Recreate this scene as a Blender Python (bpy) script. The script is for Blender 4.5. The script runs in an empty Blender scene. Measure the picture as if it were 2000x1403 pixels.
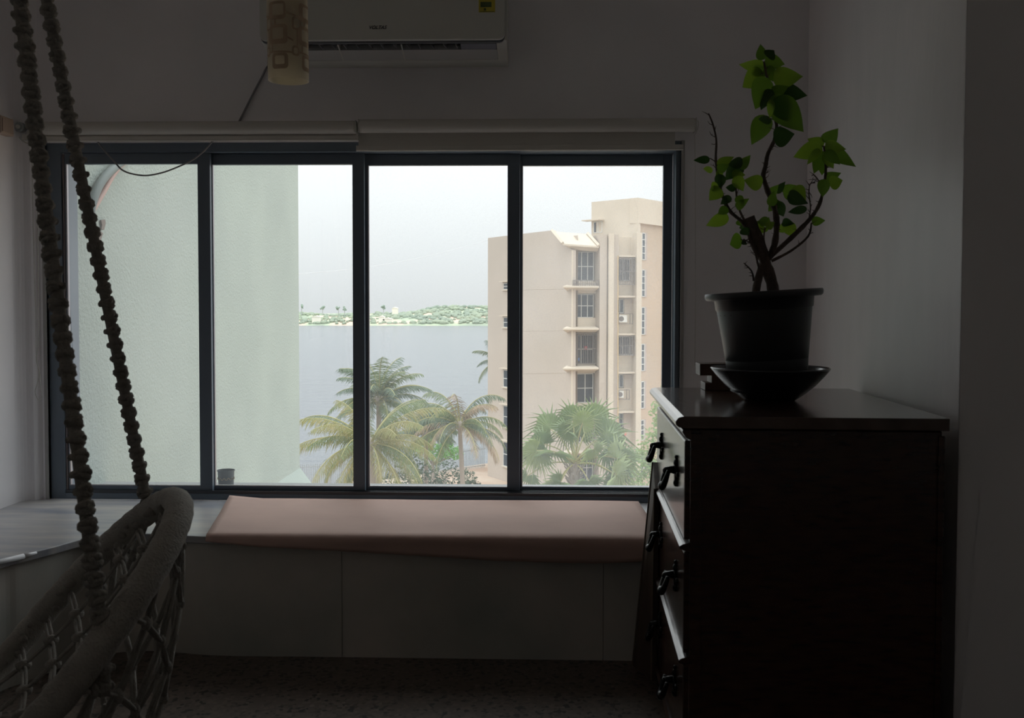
import bpy, bmesh, math, random
from mathutils import Vector, Matrix, noise
random.seed(7)
C = bpy.context.scene.collection
SC = bpy.context.scene
PI = math.pi
# ------------------------------------------------------------------ camera
FPX, CX, CY, EYE = 1944.0, 1000.0, 667.5, 1.13
pitch, yaw, roll = math.atan(67.5/FPX), math.atan(60/FPX), math.radians(0.1)
FW = Vector((-math.sin(yaw)*math.cos(pitch), math.cos(yaw)*math.cos(pitch), -math.sin(pitch)))
R_ = FW.cross(Vector((0, 0, 1))).normalized(); U_ = R_.cross(FW)
RT = R_*math.cos(roll) + U_*math.sin(roll); UP = -R_*math.sin(roll) + U_*math.cos(roll)
CAMP = Vector((0, 0, EYE))
cam = bpy.data.objects.new('camera', bpy.data.cameras.new('camera')); C.objects.link(cam)
cam.matrix_world = Matrix(((RT.x, UP.x, -FW.x, 0), (RT.y, UP.y, -FW.y, 0), (RT.z, UP.z, -FW.z, EYE), (0, 0, 0, 1)))
cam.data.sensor_width = 36; cam.data.sensor_fit = 'HORIZONTAL'; cam.data.lens = 36*FPX/2000
cam.data.shift_y = -(701.5-667.5)/2000
cam.data.clip_start = 0.05; cam.data.clip_end = 5000
cam.data.dof.use_dof = True; cam.data.dof.focus_distance = 6; cam.data.dof.aperture_fstop = 10
SC.camera = cam
# ------------------------------------------------------------------ world, sun, exposure
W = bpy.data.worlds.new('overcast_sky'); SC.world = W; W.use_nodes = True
nt = W.node_tree; nt.nodes.clear()
wo = nt.nodes.new('ShaderNodeOutputWorld'); bg = nt.nodes.new('ShaderNodeBackground')
tc = nt.nodes.new('ShaderNodeTexCoord'); mp = nt.nodes.new('ShaderNodeMapping'); mp.inputs['Scale'].default_value = (1, 1, 3)
nz = nt.nodes.new('ShaderNodeTexNoise'); nz.inputs['Scale'].default_value = 1.7; nz.inputs['Detail'].default_value = 4
cr = nt.nodes.new('ShaderNodeValToRGB')
cr.color_ramp.elements[0].position = .35; cr.color_ramp.elements[0].color = (.92, .95, .972, 1)
cr.color_ramp.elements[1].position = .62; cr.color_ramp.elements[1].color = (.95, .97, .985, 1)
nt.links.new(tc.outputs['Generated'], mp.inputs[0]); nt.links.new(mp.outputs[0], nz.inputs['Vector'])
nt.links.new(nz.outputs['Fac'], cr.inputs[0]); nt.links.new(cr.outputs[0], bg.inputs['Color'])
# overcast sky: evenly brighter towards the zenith, as a cloud layer is
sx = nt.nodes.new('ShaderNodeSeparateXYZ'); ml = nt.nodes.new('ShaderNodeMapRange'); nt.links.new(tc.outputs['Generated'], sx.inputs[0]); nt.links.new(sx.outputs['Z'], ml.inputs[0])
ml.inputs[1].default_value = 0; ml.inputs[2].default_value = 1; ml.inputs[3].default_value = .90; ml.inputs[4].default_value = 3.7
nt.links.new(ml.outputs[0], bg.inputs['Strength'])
nt.links.new(bg.outputs[0], wo.inputs[0])
sun = bpy.data.objects.new('sun', bpy.data.lights.new('sun', 'SUN')); C.objects.link(sun)
sun.data.energy = .3; sun.data.angle = math.radians(50); sun.data.color = (1, .95, .88)
sun.rotation_euler = (math.radians(38), 0, math.radians(28))
vs = SC.view_settings
vs.view_transform = 'Standard'; vs.look = 'None'; vs.exposure = 0.0; vs.gamma = 1; vs.use_curve_mapping = False
SC.display_settings.display_device = 'sRGB'
SC.cycles.use_denoising = True; SC.cycles.max_bounces = 12; SC.cycles.diffuse_bounces = 8
SC.cycles.transparent_max_bounces = 16; SC.cycles.sample_clamp_indirect = 6
SC.cycles.use_adaptive_sampling = False

# ------------------------------------------------------------------ projection helpers (pixel of a 2000x1403 frame -> point on a plane)
def ray(x, y): return FW + RT*((x-CX)/FPX) - UP*((y-CY)/FPX)
def atY(x, y, Y): k = ray(x, y); return CAMP + k*(Y/k.y)
def atZ(x, y, Z): k = ray(x, y); return CAMP + k*((Z-EYE)/k.z)
def atX(x, y, X): k = ray(x, y); return CAMP + k*(X/k.x)

# ------------------------------------------------------------------ materials
MATS = {}
def mat(name, col, rough=.6, metal=0, col2=None, nscale=5, stretch=(1, 1, 1), bump=0, bscale=40, spec=.5, trans=0, tcol=None, contrast=(.35, .65), coat=0, detail=4):
    if name in MATS: return MATS[name]
    m = bpy.data.materials.new(name); m.use_nodes = True; n = m.node_tree; N = n.nodes; L = n.links
    p = N['Principled BSDF']; p.inputs['Base Color'].default_value = (*col, 1)
    p.inputs['Roughness'].default_value = rough; p.inputs['Metallic'].default_value = metal
    p.inputs['Specular IOR Level'].default_value = spec
    if coat: p.inputs['Coat Weight'].default_value = coat; p.inputs['Coat Roughness'].default_value = .12
    t = N.new('ShaderNodeTexCoord'); mm = N.new('ShaderNodeMapping'); mm.inputs['Scale'].default_value = stretch
    L.new(t.outputs['Object'], mm.inputs[0])
    csrc = None
    if col2 is not None:
        a = N.new('ShaderNodeTexNoise'); a.inputs['Scale'].default_value = nscale; a.inputs['Detail'].default_value = detail
        r = N.new('ShaderNodeValToRGB'); r.color_ramp.elements[0].position = contrast[0]; r.color_ramp.elements[1].position = contrast[1]
        r.color_ramp.elements[0].color = (*col, 1); r.color_ramp.elements[1].color = (*col2, 1)
        L.new(mm.outputs[0], a.inputs['Vector']); L.new(a.outputs['Fac'], r.inputs[0]); L.new(r.outputs[0], p.inputs['Base Color']); csrc = r
    if bump:
        b = N.new('ShaderNodeTexNoise'); b.inputs['Scale'].default_value = bscale; b.inputs['Detail'].default_value = 3
        bb = N.new('ShaderNodeBump'); bb.inputs['Strength'].default_value = bump; bb.inputs['Distance'].default_value = .01
        L.new(mm.outputs[0], b.inputs['Vector']); L.new(b.outputs['Fac'], bb.inputs['Height']); L.new(bb.outputs[0], p.inputs['Normal'])
    if trans:
        tr = N.new('ShaderNodeBsdfTranslucent'); tr.inputs['Color'].default_value = (*(tcol or col), 1)
        mx = N.new('ShaderNodeMixShader'); mx.inputs[0].default_value = trans
        L.new(p.outputs[0], mx.inputs[1]); L.new(tr.outputs[0], mx.inputs[2]); L.new(mx.outputs[0], N['Material Output'].inputs[0])
    MATS[name] = m
    return m

def dusty_glass(name, lo, hi, speck=1.0):
    m = bpy.data.materials.new(name); m.use_nodes = True; n = m.node_tree; N = n.nodes; L = n.links
    N.remove(N['Principled BSDF'])
    tr = N.new('ShaderNodeBsdfTransparent'); tr.inputs[0].default_value = (.97, .985, .98, 1)
    tl = N.new('ShaderNodeBsdfTranslucent'); tl.inputs[0].default_value = (.86, .9, .95, 1)
    gl = N.new('ShaderNodeBsdfGlossy'); gl.inputs['Roughness'].default_value = .02
    t = N.new('ShaderNodeTexCoord')
    a = N.new('ShaderNodeTexNoise'); a.inputs['Scale'].default_value = 2.2; a.inputs['Detail'].default_value = 3
    b = N.new('ShaderNodeTexNoise'); b.inputs['Scale'].default_value = 330; b.inputs['Detail'].default_value = 1
    mr = N.new('ShaderNodeMapRange'); mr.inputs[1].default_value = .35; mr.inputs[2].default_value = .65; mr.inputs[3].default_value = lo; mr.inputs[4].default_value = hi
    ms = N.new('ShaderNodeMapRange'); ms.inputs[1].default_value = .45; ms.inputs[2].default_value = .75; ms.inputs[3].default_value = 1-.35*speck; ms.inputs[4].default_value = 1+.9*speck
    mu = N.new('ShaderNodeMath'); mu.operation = 'MULTIPLY'
    L.new(t.outputs['Object'], a.inputs['Vector']); L.new(t.outputs['Object'], b.inputs['Vector'])
    L.new(a.outputs['Fac'], mr.inputs[0]); L.new(b.outputs['Fac'], ms.inputs[0]); L.new(mr.outputs[0], mu.inputs[0]); L.new(ms.outputs[0], mu.inputs[1])
    m1 = N.new('ShaderNodeMixShader'); L.new(mu.outputs[0], m1.inputs[0]); L.new(tr.outputs[0], m1.inputs[1]); L.new(tl.outputs[0], m1.inputs[2])
    m2 = N.new('ShaderNodeMixShader'); m2.inputs[0].default_value = .05; L.new(m1.outputs[0], m2.inputs[1]); L.new(gl.outputs[0], m2.inputs[2])
    L.new(m2.outputs[0], N['Material Output'].inputs[0]); return m

# ------------------------------------------------------------------ mesh helpers
class MB:
    def __init__(s): s.v = []; s.f = []
    def add(s, vs, fs):
        b = len(s.v); s.v += [tuple(v) for v in vs]; s.f += [tuple(i+b for i in f) for f in fs]; return s
    def box(s, x0, x1, y0, y1, z0, z1):
        return s.add([(x, y, z) for z in (z0, z1) for y in (y0, y1) for x in (x0, x1)],
                     [(0, 2, 3, 1), (4, 5, 7, 6), (0, 1, 5, 4), (2, 6, 7, 3), (0, 4, 6, 2), (1, 3, 7, 5)])
    def hexa(s, p): # 8 points: bottom 4 ccw, top 4 ccw
        return s.add(p, [(3, 2, 1, 0), (4, 5, 6, 7), (0, 1, 5, 4), (1, 2, 6, 5), (2, 3, 7, 6), (3, 0, 4, 7)])
    def prism(s, poly, ext): # poly: 3d points, ext: Vector extrusion
        n = len(poly); p = [Vector(q) for q in poly]
        s.add(p + [q+Vector(ext) for q in p], [tuple(range(n-1, -1, -1)), tuple(range(n, 2*n))] + [(i, (i+1) % n, (i+1) % n+n, i+n) for i in range(n)]); return s
    def tube(s, pts, r, n=8, caps=True, closed=False, squash=None):
        P = [Vector(p) for p in pts]; k = len(P); rr = r if isinstance(r, (list, tuple)) else [r]*k
        prev = None; rings = []
        for i in range(k):
            if closed: t = (P[(i+1) % k]-P[i-1]).normalized()
            else: t = (P[min(i+1, k-1)]-P[max(i-1, 0)])
            t = t.normalized() if t.length > 1e-9 else Vector((0, 0, 1))
            if prev is None:
                a = Vector((0, 0, 1)) if abs(t.z) < .9 else Vector((1, 0, 0))
                u = t.cross(a).normalized()
            else: u = (prev - t*prev.dot(t)).normalized()
            prev = u; w = t.cross(u)
            rings.append([P[i]+u*(rr[i]*math.cos(2*PI*j/n))+w*(rr[i]*math.sin(2*PI*j/n)) for j in range(n)])
        vs = [q for rg in rings for q in rg]; fs = []
        m = k if closed else k-1
        for i in range(m):
            for j in range(n):
                a = i*n+j; b = i*n+(j+1) % n; c = ((i+1) % k)*n+(j+1) % n; d = ((i+1) % k)*n+j
                fs.append((a, b, c, d))
        if caps and not closed: fs += [tuple(range(n-1, -1, -1)), tuple(range((k-1)*n, k*n))]
        return s.add(vs, fs)
    def lathe(s, prof, c=(0, 0, 0), n=40):
        k = len(prof); vs = [(c[0]+r*math.cos(2*PI*j/n), c[1]+r*math.sin(2*PI*j/n), c[2]+z) for r, z in prof for j in range(n)]
        fs = [(i*n+j, i*n+(j+1) % n, (i+1)*n+(j+1) % n, (i+1)*n+j) for i in range(k-1) for j in range(n)]
        return s.add(vs, fs)
    def ball(s, c, r, n=8, m=6, sc=(1, 1, 1), rot=None):
        vs = []; 
        for i in range(m+1):
            a = PI*i/m
            for j in range(n):
                b = 2*PI*j/n; v = Vector((math.sin(a)*math.cos(b)*sc[0], math.sin(a)*math.sin(b)*sc[1], math.cos(a)*sc[2]))*r
                if rot is not None: v = rot @ v
                vs.append(v+Vector(c))
        fs = [(i*n+j, (i+1)*n+j, (i+1)*n+(j+1) % n, i*n+(j+1) % n) for i in range(m) for j in range(n)]
        return s.add(vs, fs)
    def build(s, name, m, parent=None, smooth=False, bevel=0, loc=None, seg=2, kind=None, label=None):
        me = bpy.data.meshes.new(name); o = Vector(loc) if loc is not None else Vector((0, 0, 0))
        me.from_pydata([tuple(Vector(v)-o) for v in s.v], [], s.f)
        bm = bmesh.new(); bm.from_mesh(me); bmesh.ops.remove_doubles(bm, verts=bm.verts, dist=1e-6)
        bmesh.ops.recalc_face_normals(bm, faces=bm.faces)
        bm.to_mesh(me); bm.free(); me.update()
        me.materials.append(m)
        if smooth: me.shade_smooth()
        ob = bpy.data.objects.new(name, me); C.objects.link(ob)
        if parent is not None:
            ob.parent = parent; ob.location = o - world_loc(parent)
        else: ob.location = o
        if bevel:
            b = ob.modifiers.new('bevel', 'BEVEL'); b.width = bevel; b.segments = seg; b.limit_method = 'ANGLE'; b.harden_normals = False
        if kind: ob['kind'] = kind
        if label: ob['label'] = label
        return ob
def world_loc(o):
    v = Vector((0, 0, 0))
    while o is not None: v += Vector(o.location); o = o.parent
    return v
def tag(o, label, cat, group=None, kind=None):
    o['label'] = label
    if cat: o['category'] = cat
    if group: o['group'] = group
    if kind: o['kind'] = kind
    return o
def thing(name, label, cat, loc=(0, 0, 0), group=None, kind=None):
    o = bpy.data.objects.new(name, None); C.objects.link(o); o.location = loc; o.empty_display_size = .1
    return tag(o, label, cat, group, kind)
def bez(pts, n=8): # Catmull-Rom through points
    P = [Vector(p) for p in pts]; out = []
    for i in range(len(P)-1):
        p0 = P[max(i-1, 0)]; p1 = P[i]; p2 = P[i+1]; p3 = P[min(i+2, len(P)-1)]
        for k in range(n):
            t = k/n; out.append(.5*((2*p1)+(p2-p0)*t+(2*p0-5*p1+4*p2-p3)*t*t+(3*p1-p0-3*p2+p3)*t**3))
    out.append(P[-1]); return out

# ------------------------------------------------------------------ palette
M_wall = mat('painted_plaster', (.82, .80, .82), .7, col2=(.77, .755, .775), nscale=3, bump=.08, bscale=30)
M_ceil = mat('ceiling_paint', (.86, .85, .83), .8)
M_alu = mat('grey_powder_coat', (.13, .165, .21), .38)
M_aluedge = mat('lit_aluminium_edge', (.42, .40, .42), .35, metal=.6)
M_white = mat('white_plastic', (.58, .57, .53), .4)
M_blind = mat('cream_blind_cloth', (.60, .58, .54), .75, bump=.05, bscale=300)
M_dark = mat('dark_plastic', (.02, .02, .022), .45)
M_cable = mat('grey_cable', (.26, .26, .27), .5)

# ------------------------------------------------------------------ room shell
DW = 3.73; XL = -1.974; XR = .975; JY = 2.355; TH = .2; CEIL = 2.75; ZS = .392
WX0, WX1, WZ0, WZ1 = -1.885, .512, ZS, 1.748
REAR = -2.2; XRR = 2.0
def struct(name, mb, m, **k):
    o = mb.build(name, m, **k); o['kind'] = 'structure'; return o
b = MB()
b.box(XL-TH, WX0, DW, DW+TH, -.1, CEIL); b.box(WX1, XR+TH, DW, DW+TH, -.1, CEIL)
b.box(WX0, WX1, DW, DW+TH, -.1, WZ0); b.box(WX0, WX1, DW, DW+TH, WZ1, CEIL)
struct('wall_back', b, M_wall)
V0, V1, VZ0, VZ1 = -1.55, -.75, .85, 1.95   # unseen window added for fill light, in the left wall behind the viewer
b = MB(); b.box(XL-TH, XL, V1, DW, -.1, CEIL); b.box(XL-TH, XL, REAR, V0, -.1, CEIL); b.box(XL-TH, XL, V0, V1, -.1, VZ0); b.box(XL-TH, XL, V0, V1, VZ1, CEIL)
# softly rounded inside corner between left wall and window wall
pr = [(XL-.01, DW+.01, -.05), (XL-.01, DW-.08, -.05)]
for i in range(7):
    a = PI/2*i/6; pr.append((XL+.045-.045*math.cos(a), DW-.055+.05*math.sin(a)-.02, -.05))
pr += [(XL+.075, DW+.01, -.05)]
b.prism(pr, (0, 0, CEIL+.04)) if True else 0
struct('wall_left', b, M_wall)
b = MB(); b.box(XR, XR+TH, JY, DW, -.1, CEIL); b.box(XR, XRR, JY, JY+TH, -.1, CEIL); b.box(XRR, XRR+TH, REAR, JY+TH, -.1, CEIL)
struct('wall_right', b, mat('satin_wall_paint', (.90, .87, .88), .42, col2=(.86, .835, .845), nscale=3, stretch=(1, 3, 1), bump=.12, bscale=12), bevel=.004)
struct('wall_front', MB().box(XL-TH, XRR+TH, REAR-TH, REAR, -.1, CEIL), mat('rear_wall_paint', (.80, .78, .74), .8))
struct('ceiling', MB().box(XL-TH, XRR+TH, REAR-TH, DW+TH, CEIL, CEIL+.15), M_ceil)
# terrazzo floor
mf = bpy.data.materials.new('dark_terrazzo'); mf.use_nodes = True; N = mf.node_tree.nodes; L = mf.node_tree.links; p = N['Principled BSDF']; p.inputs['Roughness'].default_value = .35
t = N.new('ShaderNodeTexCoord'); v = N.new('ShaderNodeTexVoronoi'); v.inputs['Scale'].default_value = 85
v.inputs['Randomness'].default_value = 1
r = N.new('ShaderNodeValToRGB'); r.color_ramp.interpolation = 'CONSTANT'
e = r.color_ramp.elements; e[0].color = (.02, .016, .014, 1); e[1].position = .22; e[1].color = (.11, .085, .07, 1)
x = e.new(.6); x.color = (.14, .11, .09, 1); x = e.new(.78); x.color = (.07, .05, .042, 1); x = e.new(.92); x.color = (.18, .15, .125, 1)
L.new(t.outputs['Object'], v.inputs['Vector']); L.new(v.outputs['Color'], r.inputs[0]); L.new(r.outputs[0], p.inputs['Base Color'])
struct('floor', MB().box(XL-TH, XRR+TH, REAR-TH, DW+TH, -.12, 0), mf)

# ------------------------------------------------------------------ window
win = bpy.data.objects.new('window_1', None); C.objects.link(win); win.location = (WX0, DW, WZ0); win['kind'] = 'structure'
win['label'] = 'wide four-panel sliding window in a dark grey aluminium frame above the stone seat'
FY0, FY1 = DW+.012, DW+.145
b = MB(); jx0, jx1 = atY(100, 600, DW).x, atY(1320, 600, DW).x
b.box(WX0, WX0+.055, FY0, FY1, WZ0, WZ1); b.box(WX1-.018, WX1, FY0, FY1, WZ0, WZ1)
b.box(WX0+.055, WX1-.018, FY0, FY1, WZ0, WZ0+.022); b.box(WX0+.055, WX1-.018, FY0, FY1, WZ1-.035, WZ1)
b.build('window_frame', M_alu, win, bevel=.002)
b = MB()
for k in range(5): b.box(WX0+.055, WX1-.018, FY0+.004+k*.027, FY0+.008+k*.027, WZ0+.022, WZ0+.034)
b.build('sill_track', mat('dark_track', (.06, .065, .075), .3, metal=.3), win)
b = MB(); b.box(WX0+.055, WX0+.062, FY0+.01, FY0+.025, WZ0+.03, WZ1-.04); b.box(WX0+.055, WX0+.060, FY0+.036, FY0+.05, WZ0+.03, WZ1-.04)
b.build('side_track', mat('reddish_aluminium', (.30, .25, .25), .35, metal=.6), win)
b = MB(); b.box(WX1, WX1+.012, DW-.006, DW+.03, WZ0, WZ1+.0); b.box(WX0-.012, WX0, DW-.006, DW+.03, WZ0, WZ1)
b.build('window_trim', mat('bare_trim', (.38, .37, .36), .5), win)
# four sashes, each a track deeper; pixel limits of the visible glass
SP = [(132, 388, 412), (416, 689, 712), (719, 991, 1015), (1019, 1294, 1325)]
gm = [dusty_glass('glass_film_light', .03, .07, .3), dusty_glass('glass_film_clear', .02, .045, .3), dusty_glass('glass_film_dusty', .03, .065, .6), dusty_glass('glass_film_speckled', .05, .13, 1.0)]
for i, (g0, g1, s1) in enumerate(SP):
    y = FY0+.012+i*.026; yc = y+.01
    x0 = atY(g0, 600, y).x; x1 = atY(g1, 600, y).x; xe = atY(s1, 600, y).x
    xs = WX0+.06 if i == 0 else x0-.028
    zt = atY((g0+g1)/2, [320.5, 321.5, 323, 323.5][i], y).z; zb = atY((g0+g1)/2, [949, 950.5, 952, 953][i], y).z
    if i == 0: xs = x0-.005
    xe = min(xe, WX1-.019)
    fr = MB()
    fr.box(xs, x0, y, y+.022, WZ0+.026, WZ1-.036); fr.box(x1, xe, y, y+.022, WZ0+.026, WZ1-.036)
    fr.box(x0, x1, y, y+.022, WZ0+.026, zb); fr.box(x0, x1, y, y+.022, zt, WZ1-.036)
    f = fr.build('sash', M_alu, win, bevel=.0015)
    f['label'] = ['sliding panel showing only the pale green wall', 'sliding panel half green wall, half sea', 'sliding panel in front of the palms', 'sliding panel with specks of dust in front of the beige building'][i]
    MB().box(x0, x1, yc, yc+.004, zb, zt).build('pane', gm[i], f)
    gk = MB(); gk.box(x0-.0005, x0+.004, y-.001, y+.012, zb, zt); gk.box(x0, x1, y+.002, y+.012, zb-.001, zb+.003)
    gk.build('lit_edge_strip', M_aluedge, f)  # paler strips paint the light caught by the sash edges
fill_win = bpy.data.objects.new('added_fill_window', None); C.objects.link(fill_win); fill_win.location = (XL-.1, (V0+V1)/2, VZ0); fill_win['kind'] = 'structure'
b = MB(); vm = (V0+V1)/2
b.box(XL-.16, XL-.05, V0, V0+.05, VZ0, VZ1); b.box(XL-.16, XL-.05, V1-.05, V1, VZ0, VZ1); b.box(XL-.16, XL-.05, V0+.05, V1-.05, VZ0, VZ0+.05); b.box(XL-.16, XL-.05, V0+.05, V1-.05, VZ1-.05, VZ1); b.box(XL-.13, XL-.08, vm-.025, vm+.025, VZ0+.05, VZ1-.05)
b.build('window_frame', M_alu, fill_win, bevel=.002)
for a_, c_ in ((V0+.05, vm-.025), (vm+.025, V1-.05)): MB().box(XL-.107, XL-.103, a_, c_, VZ0+.05, VZ1-.05).build('pane', gm[1], fill_win)
p2 = bpy.data.lights.new('daylight_portal', 'AREA'); p2.shape = 'RECTANGLE'; p2.size = V1-V0; p2.size_y = VZ1-VZ0; p2.cycles.is_portal = True
po2 = bpy.data.objects.new('daylight_portal', p2); C.objects.link(po2); po2.location = (XL-TH-.01, vm, (VZ0+VZ1)/2); po2.rotation_euler = (0, math.radians(-90), 0)
# portal only tells the renderer where daylight comes in
pl = bpy.data.lights.new('daylight_portal', 'AREA'); pl.shape = 'RECTANGLE'; pl.size = WX1-WX0; pl.size_y = WZ1-WZ0
pl.cycles.is_portal = True
po = bpy.data.objects.new('daylight_portal', pl); C.objects.link(po); po.location = ((WX0+WX1)/2, DW+TH+.01, (WZ0+WZ1)/2); po.rotation_euler = (math.radians(-90), 0, 0)

# ------------------------------------------------------------------ window seat (stone ledge that curves round to the left)
seat = thing('window_seat', 'low built-in ledge with a grey marble top and dark stone front below the window', 'window seat', (-.5, 3.4, 0))
LY = 3.135
edge = [atZ(0, 1096, ZS+.0), atZ(45, 1084, ZS), atZ(100, 1070, ZS), atZ(160, 1054, ZS), atZ(215, 1046, ZS), atZ(290, 1043, ZS)]
ec = [Vector((-1.62, 1.2, ZS)), Vector((-1.62, 2.2, ZS)), Vector((-1.60, 2.55, ZS))] + edge + [Vector((-1.05, LY, ZS)), Vector((-.8, LY, ZS))]
ec = bez(ec, 6); ec = [Vector((q.x, q.y, ZS)) for q in ec]
poly = [Vector((XL, 1.2, ZS))] + ec + [Vector((XR, LY, ZS)), Vector((XR, DW, ZS)), Vector((XL, DW, ZS))]
M_marble = mat('grey_marble', (.27, .285, .33), .32, col2=(.52, .49, .46), nscale=3, stretch=(1, 5, 1), bump=.1, bscale=25, contrast=(.3, .7))
b = MB(); b.prism([q-Vector((0, 0, .024)) for q in poly], (0, 0, .024)); b.build('top_slab', M_marble, seat, bevel=.003)
M_stone = mat('dark_stone', (.42, .43, .40), .5, col2=(.66, .60, .55), nscale=2.6, bump=.15, bscale=12, contrast=(.3, .7))
def panel(pts, nm='front_panel'):
    bb = MB(); pts = [Vector((q.x, q.y, 0)) for q in pts]; off = []
    for i, q in enumerate(pts):
        t = (pts[min(i+1, len(pts)-1)]-pts[max(i-1, 0)]).normalized(); nrm = Vector((t.y, -t.x, 0)); off.append((q-nrm*.02, q-nrm*.05))
    k = len(off); vs = [Vector((a.x, a.y, z)) for z in (0, ZS-.024) for a, c in off] + [Vector((c.x, c.y, z)) for z in (0, ZS-.024) for a, c in off]
    fs = []
    for i in range(k-1):
        fs += [(i, i+1, k+i+1, k+i), (2*k+i, 3*k+i, 3*k+i+1, 2*k+i+1), (k+i, k+i+1, 3*k+i+1, 3*k+i), (i, 2*k+i, 2*k+i+1, i+1)]
    fs += [(0, k, 3*k, 2*k), (k-1, 3*k-1, 4*k-1, 2*k-1)]
    bb.add(vs, fs); return bb.build(nm, M_stone, seat)
def straight(x0, x1): return [Vector((x0+(x1-x0)*i/6, LY, 0)) for i in range(7)]
sx = [atY(668, 1200, LY+.02).x, atY(1178, 1200, LY+.02).x]
i1 = min(range(len(ec)), key=lambda i: abs(ec[i].y-2.72)); i2 = min(range(len(ec)), key=lambda i: abs(ec[i].x+1.42))
panel(ec[:i1+1]); panel(ec[i1:i2+1]); panel(ec[i2:]+straight(-.79, sx[0]-.001)); panel(straight(sx[0]+.001, sx[1]-.0007)); panel(straight(sx[1]+.0007, XR))
b = MB(); q0, q1 = atZ(-60, 1108, ZS+.004), atZ(46, 1083, ZS+.004)
b.tube([q0+Vector((.0, 0, -.006)), (q0+q1)/2+Vector((0, 0, -.006)), q1+Vector((0, 0, -.006))], .008, 8); b.tube([q1+Vector((0, 0, -.006)), q1+Vector((.012, .05, -.008))], [.008, .004], 8)
b.build('edge_strip', mat('white_strip', (.75, .75, .78), .4), seat, smooth=True, label='white strip along the nearest edge of the ledge')

# kraft-coloured sheet draped over the seat
M_sheet = mat('brown_sheet', (.56, .385, .33), .8, col2=(.48, .33, .285), nscale=3, bump=.12, bscale=9)
rows = []
bl = [(450, 975.5), (560, 977), (600, 983), (700, 985), (900, 987.5), (1275, 991)]
hem = [(352, 1050), (450, 1058), (665, 1068), (950, 1083), (1150, 1086), (1235, 1082), (1290, 1072)]
def lerp_pts(P, x):
    for i in range(len(P)-1):
        if x <= P[i+1][0] or i == len(P)-2:
            t = (x-P[i][0])/(P[i+1][0]-P[i][0]); return P[i][1]+(P[i+1][1]-P[i][1])*t
nu, nv = 60, 22
vs = []; zt = ZS+.004
XA = atZ(450, 976, zt).x; XA2 = -1.075; XB = .36
ybk = lambda x: DW-.01-(.0 if x < -.98 else .0)
for i in range(nu+1):
    u = i/nu
    xb = XA+(XB-XA)*u; xf = XA2+(XB+.02-XA2)*u
    pb = 0
    px = 352+(1290-352)*u; dz = max(.004, (lerp_pts(hem, px)-1046)*LY/FPX - .002)
    back = Vector((xb, DW-.012+.004*math.sin(u*9), zt)); fr = Vector((xf, LY+.012, zt))
    for j in range(nv+1):
        v = j/nv
        if v < .72:
            w = v/.72; q = back.lerp(fr, w); q.z += .006*noise.noise(Vector((q.x*3, q.y*4, 1)))*(1 if v > .03 else .3)+.005
            if u < .08 and w < .9: q.z += .012*(1-u/.08)*max(0, .9-w)
        else:
            w = (v-.72)/.28; rad = .022; tot = .03+dz; s_ = w*tot
            if s_ < rad*PI/2: a = s_/rad; q = fr+Vector((0, -rad*math.sin(a), -rad*(1-math.cos(a))+.005))
            else: q = fr+Vector((0, -rad-.004*math.sin(xf*5), -rad-(s_-rad*PI/2)+.005))
        vs.append(q)
b = MB(); b.add(vs, [(i*(nv+1)+j, (i+1)*(nv+1)+j, (i+1)*(nv+1)+j+1, i*(nv+1)+j+1) for i in range(nu) for j in range(nv)])
o = b.build('seat_cover', M_sheet, smooth=True); sm = o.modifiers.new('thick', 'SOLIDIFY'); sm.thickness = .003; sm.offset = 1
tag(o, 'pinkish brown sheet laid over the window seat with its front edge hanging down', 'sheet')

# ------------------------------------------------------------------ roller blinds
def blind(x0, x1, yt, yb, fab, barx0, barx1, by0, by1, label):
    Y = DW-.045
    top = atY((x0+x1)/2, yt, Y).z; bot = atY((x0+x1)/2, yb, Y).z; r = (top-bot)/2*.98; zc = (top+bot)/2
    X0, X1 = atY(x0, 250, Y).x, atY(x1, 250, Y).x
    t = thing('roller_blind', label, 'blind', (X0, DW, zc), group='roller blinds above the window')
    MB().tube([(X0, Y, zc), (X0+.01, Y, zc), (X1-.01, Y, zc), (X1, Y, zc)], [r*.93, r, r, r*.93], 28).build('rolled_cloth', M_blind, t, smooth=True)
    BX0, BX1 = atY(barx0, 280, Y-.0).x, atY(barx1, 280, Y).x
    zb1, zb0 = atY((x0+x1)/2, by0, Y).z, atY((x0+x1)/2, by1, Y).z
    yf = Y+r-.004 if fab else Y+r*.2
    b = MB(); b.box(BX0+.008, BX1-.03 if fab else BX1-.008, yf-.0006, yf+.0006, zb0+.004, zc); b.build('hanging_cloth', M_blind, t)
    b = MB(); b.box(BX0, BX1, yf-.007, yf+.007, zb0+.003, zb1); b.tube([(BX0, yf-.004, zb0+.004), (BX1, yf-.004, zb0+.004)], .0045, 8)
    b.build('bottom_bar', M_blind, t, bevel=.001)
    for X, sg in ((X0, -1), (X1, 1)):
        b = MB(); b.box(X+sg*.0005-.0015, X+sg*.0005+.0015, Y-r*.95, DW, zc-r*.95, zc+r*.95)
        b.tube([(X-.004, Y, zc), (X+.004, Y, zc)], r*.55, 14); b.build('bracket', M_white, t, bevel=.001)
    return t, X0, X1, Y, zc, r
bl1, aX0, aX1, aY, aZ, aR = blind(64, 696, 237, 263.5, False, 78, 700, 265.5, 276, 'left roller blind, fully wound up with its bar tight under the roll')
bl2, bX0, bX1, bY, bZ, bR = blind(702, 1358, 232, 259, True, 694, 1336, 282, 293, 'right roller blind, a strip of cloth hanging below its roll')

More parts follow.
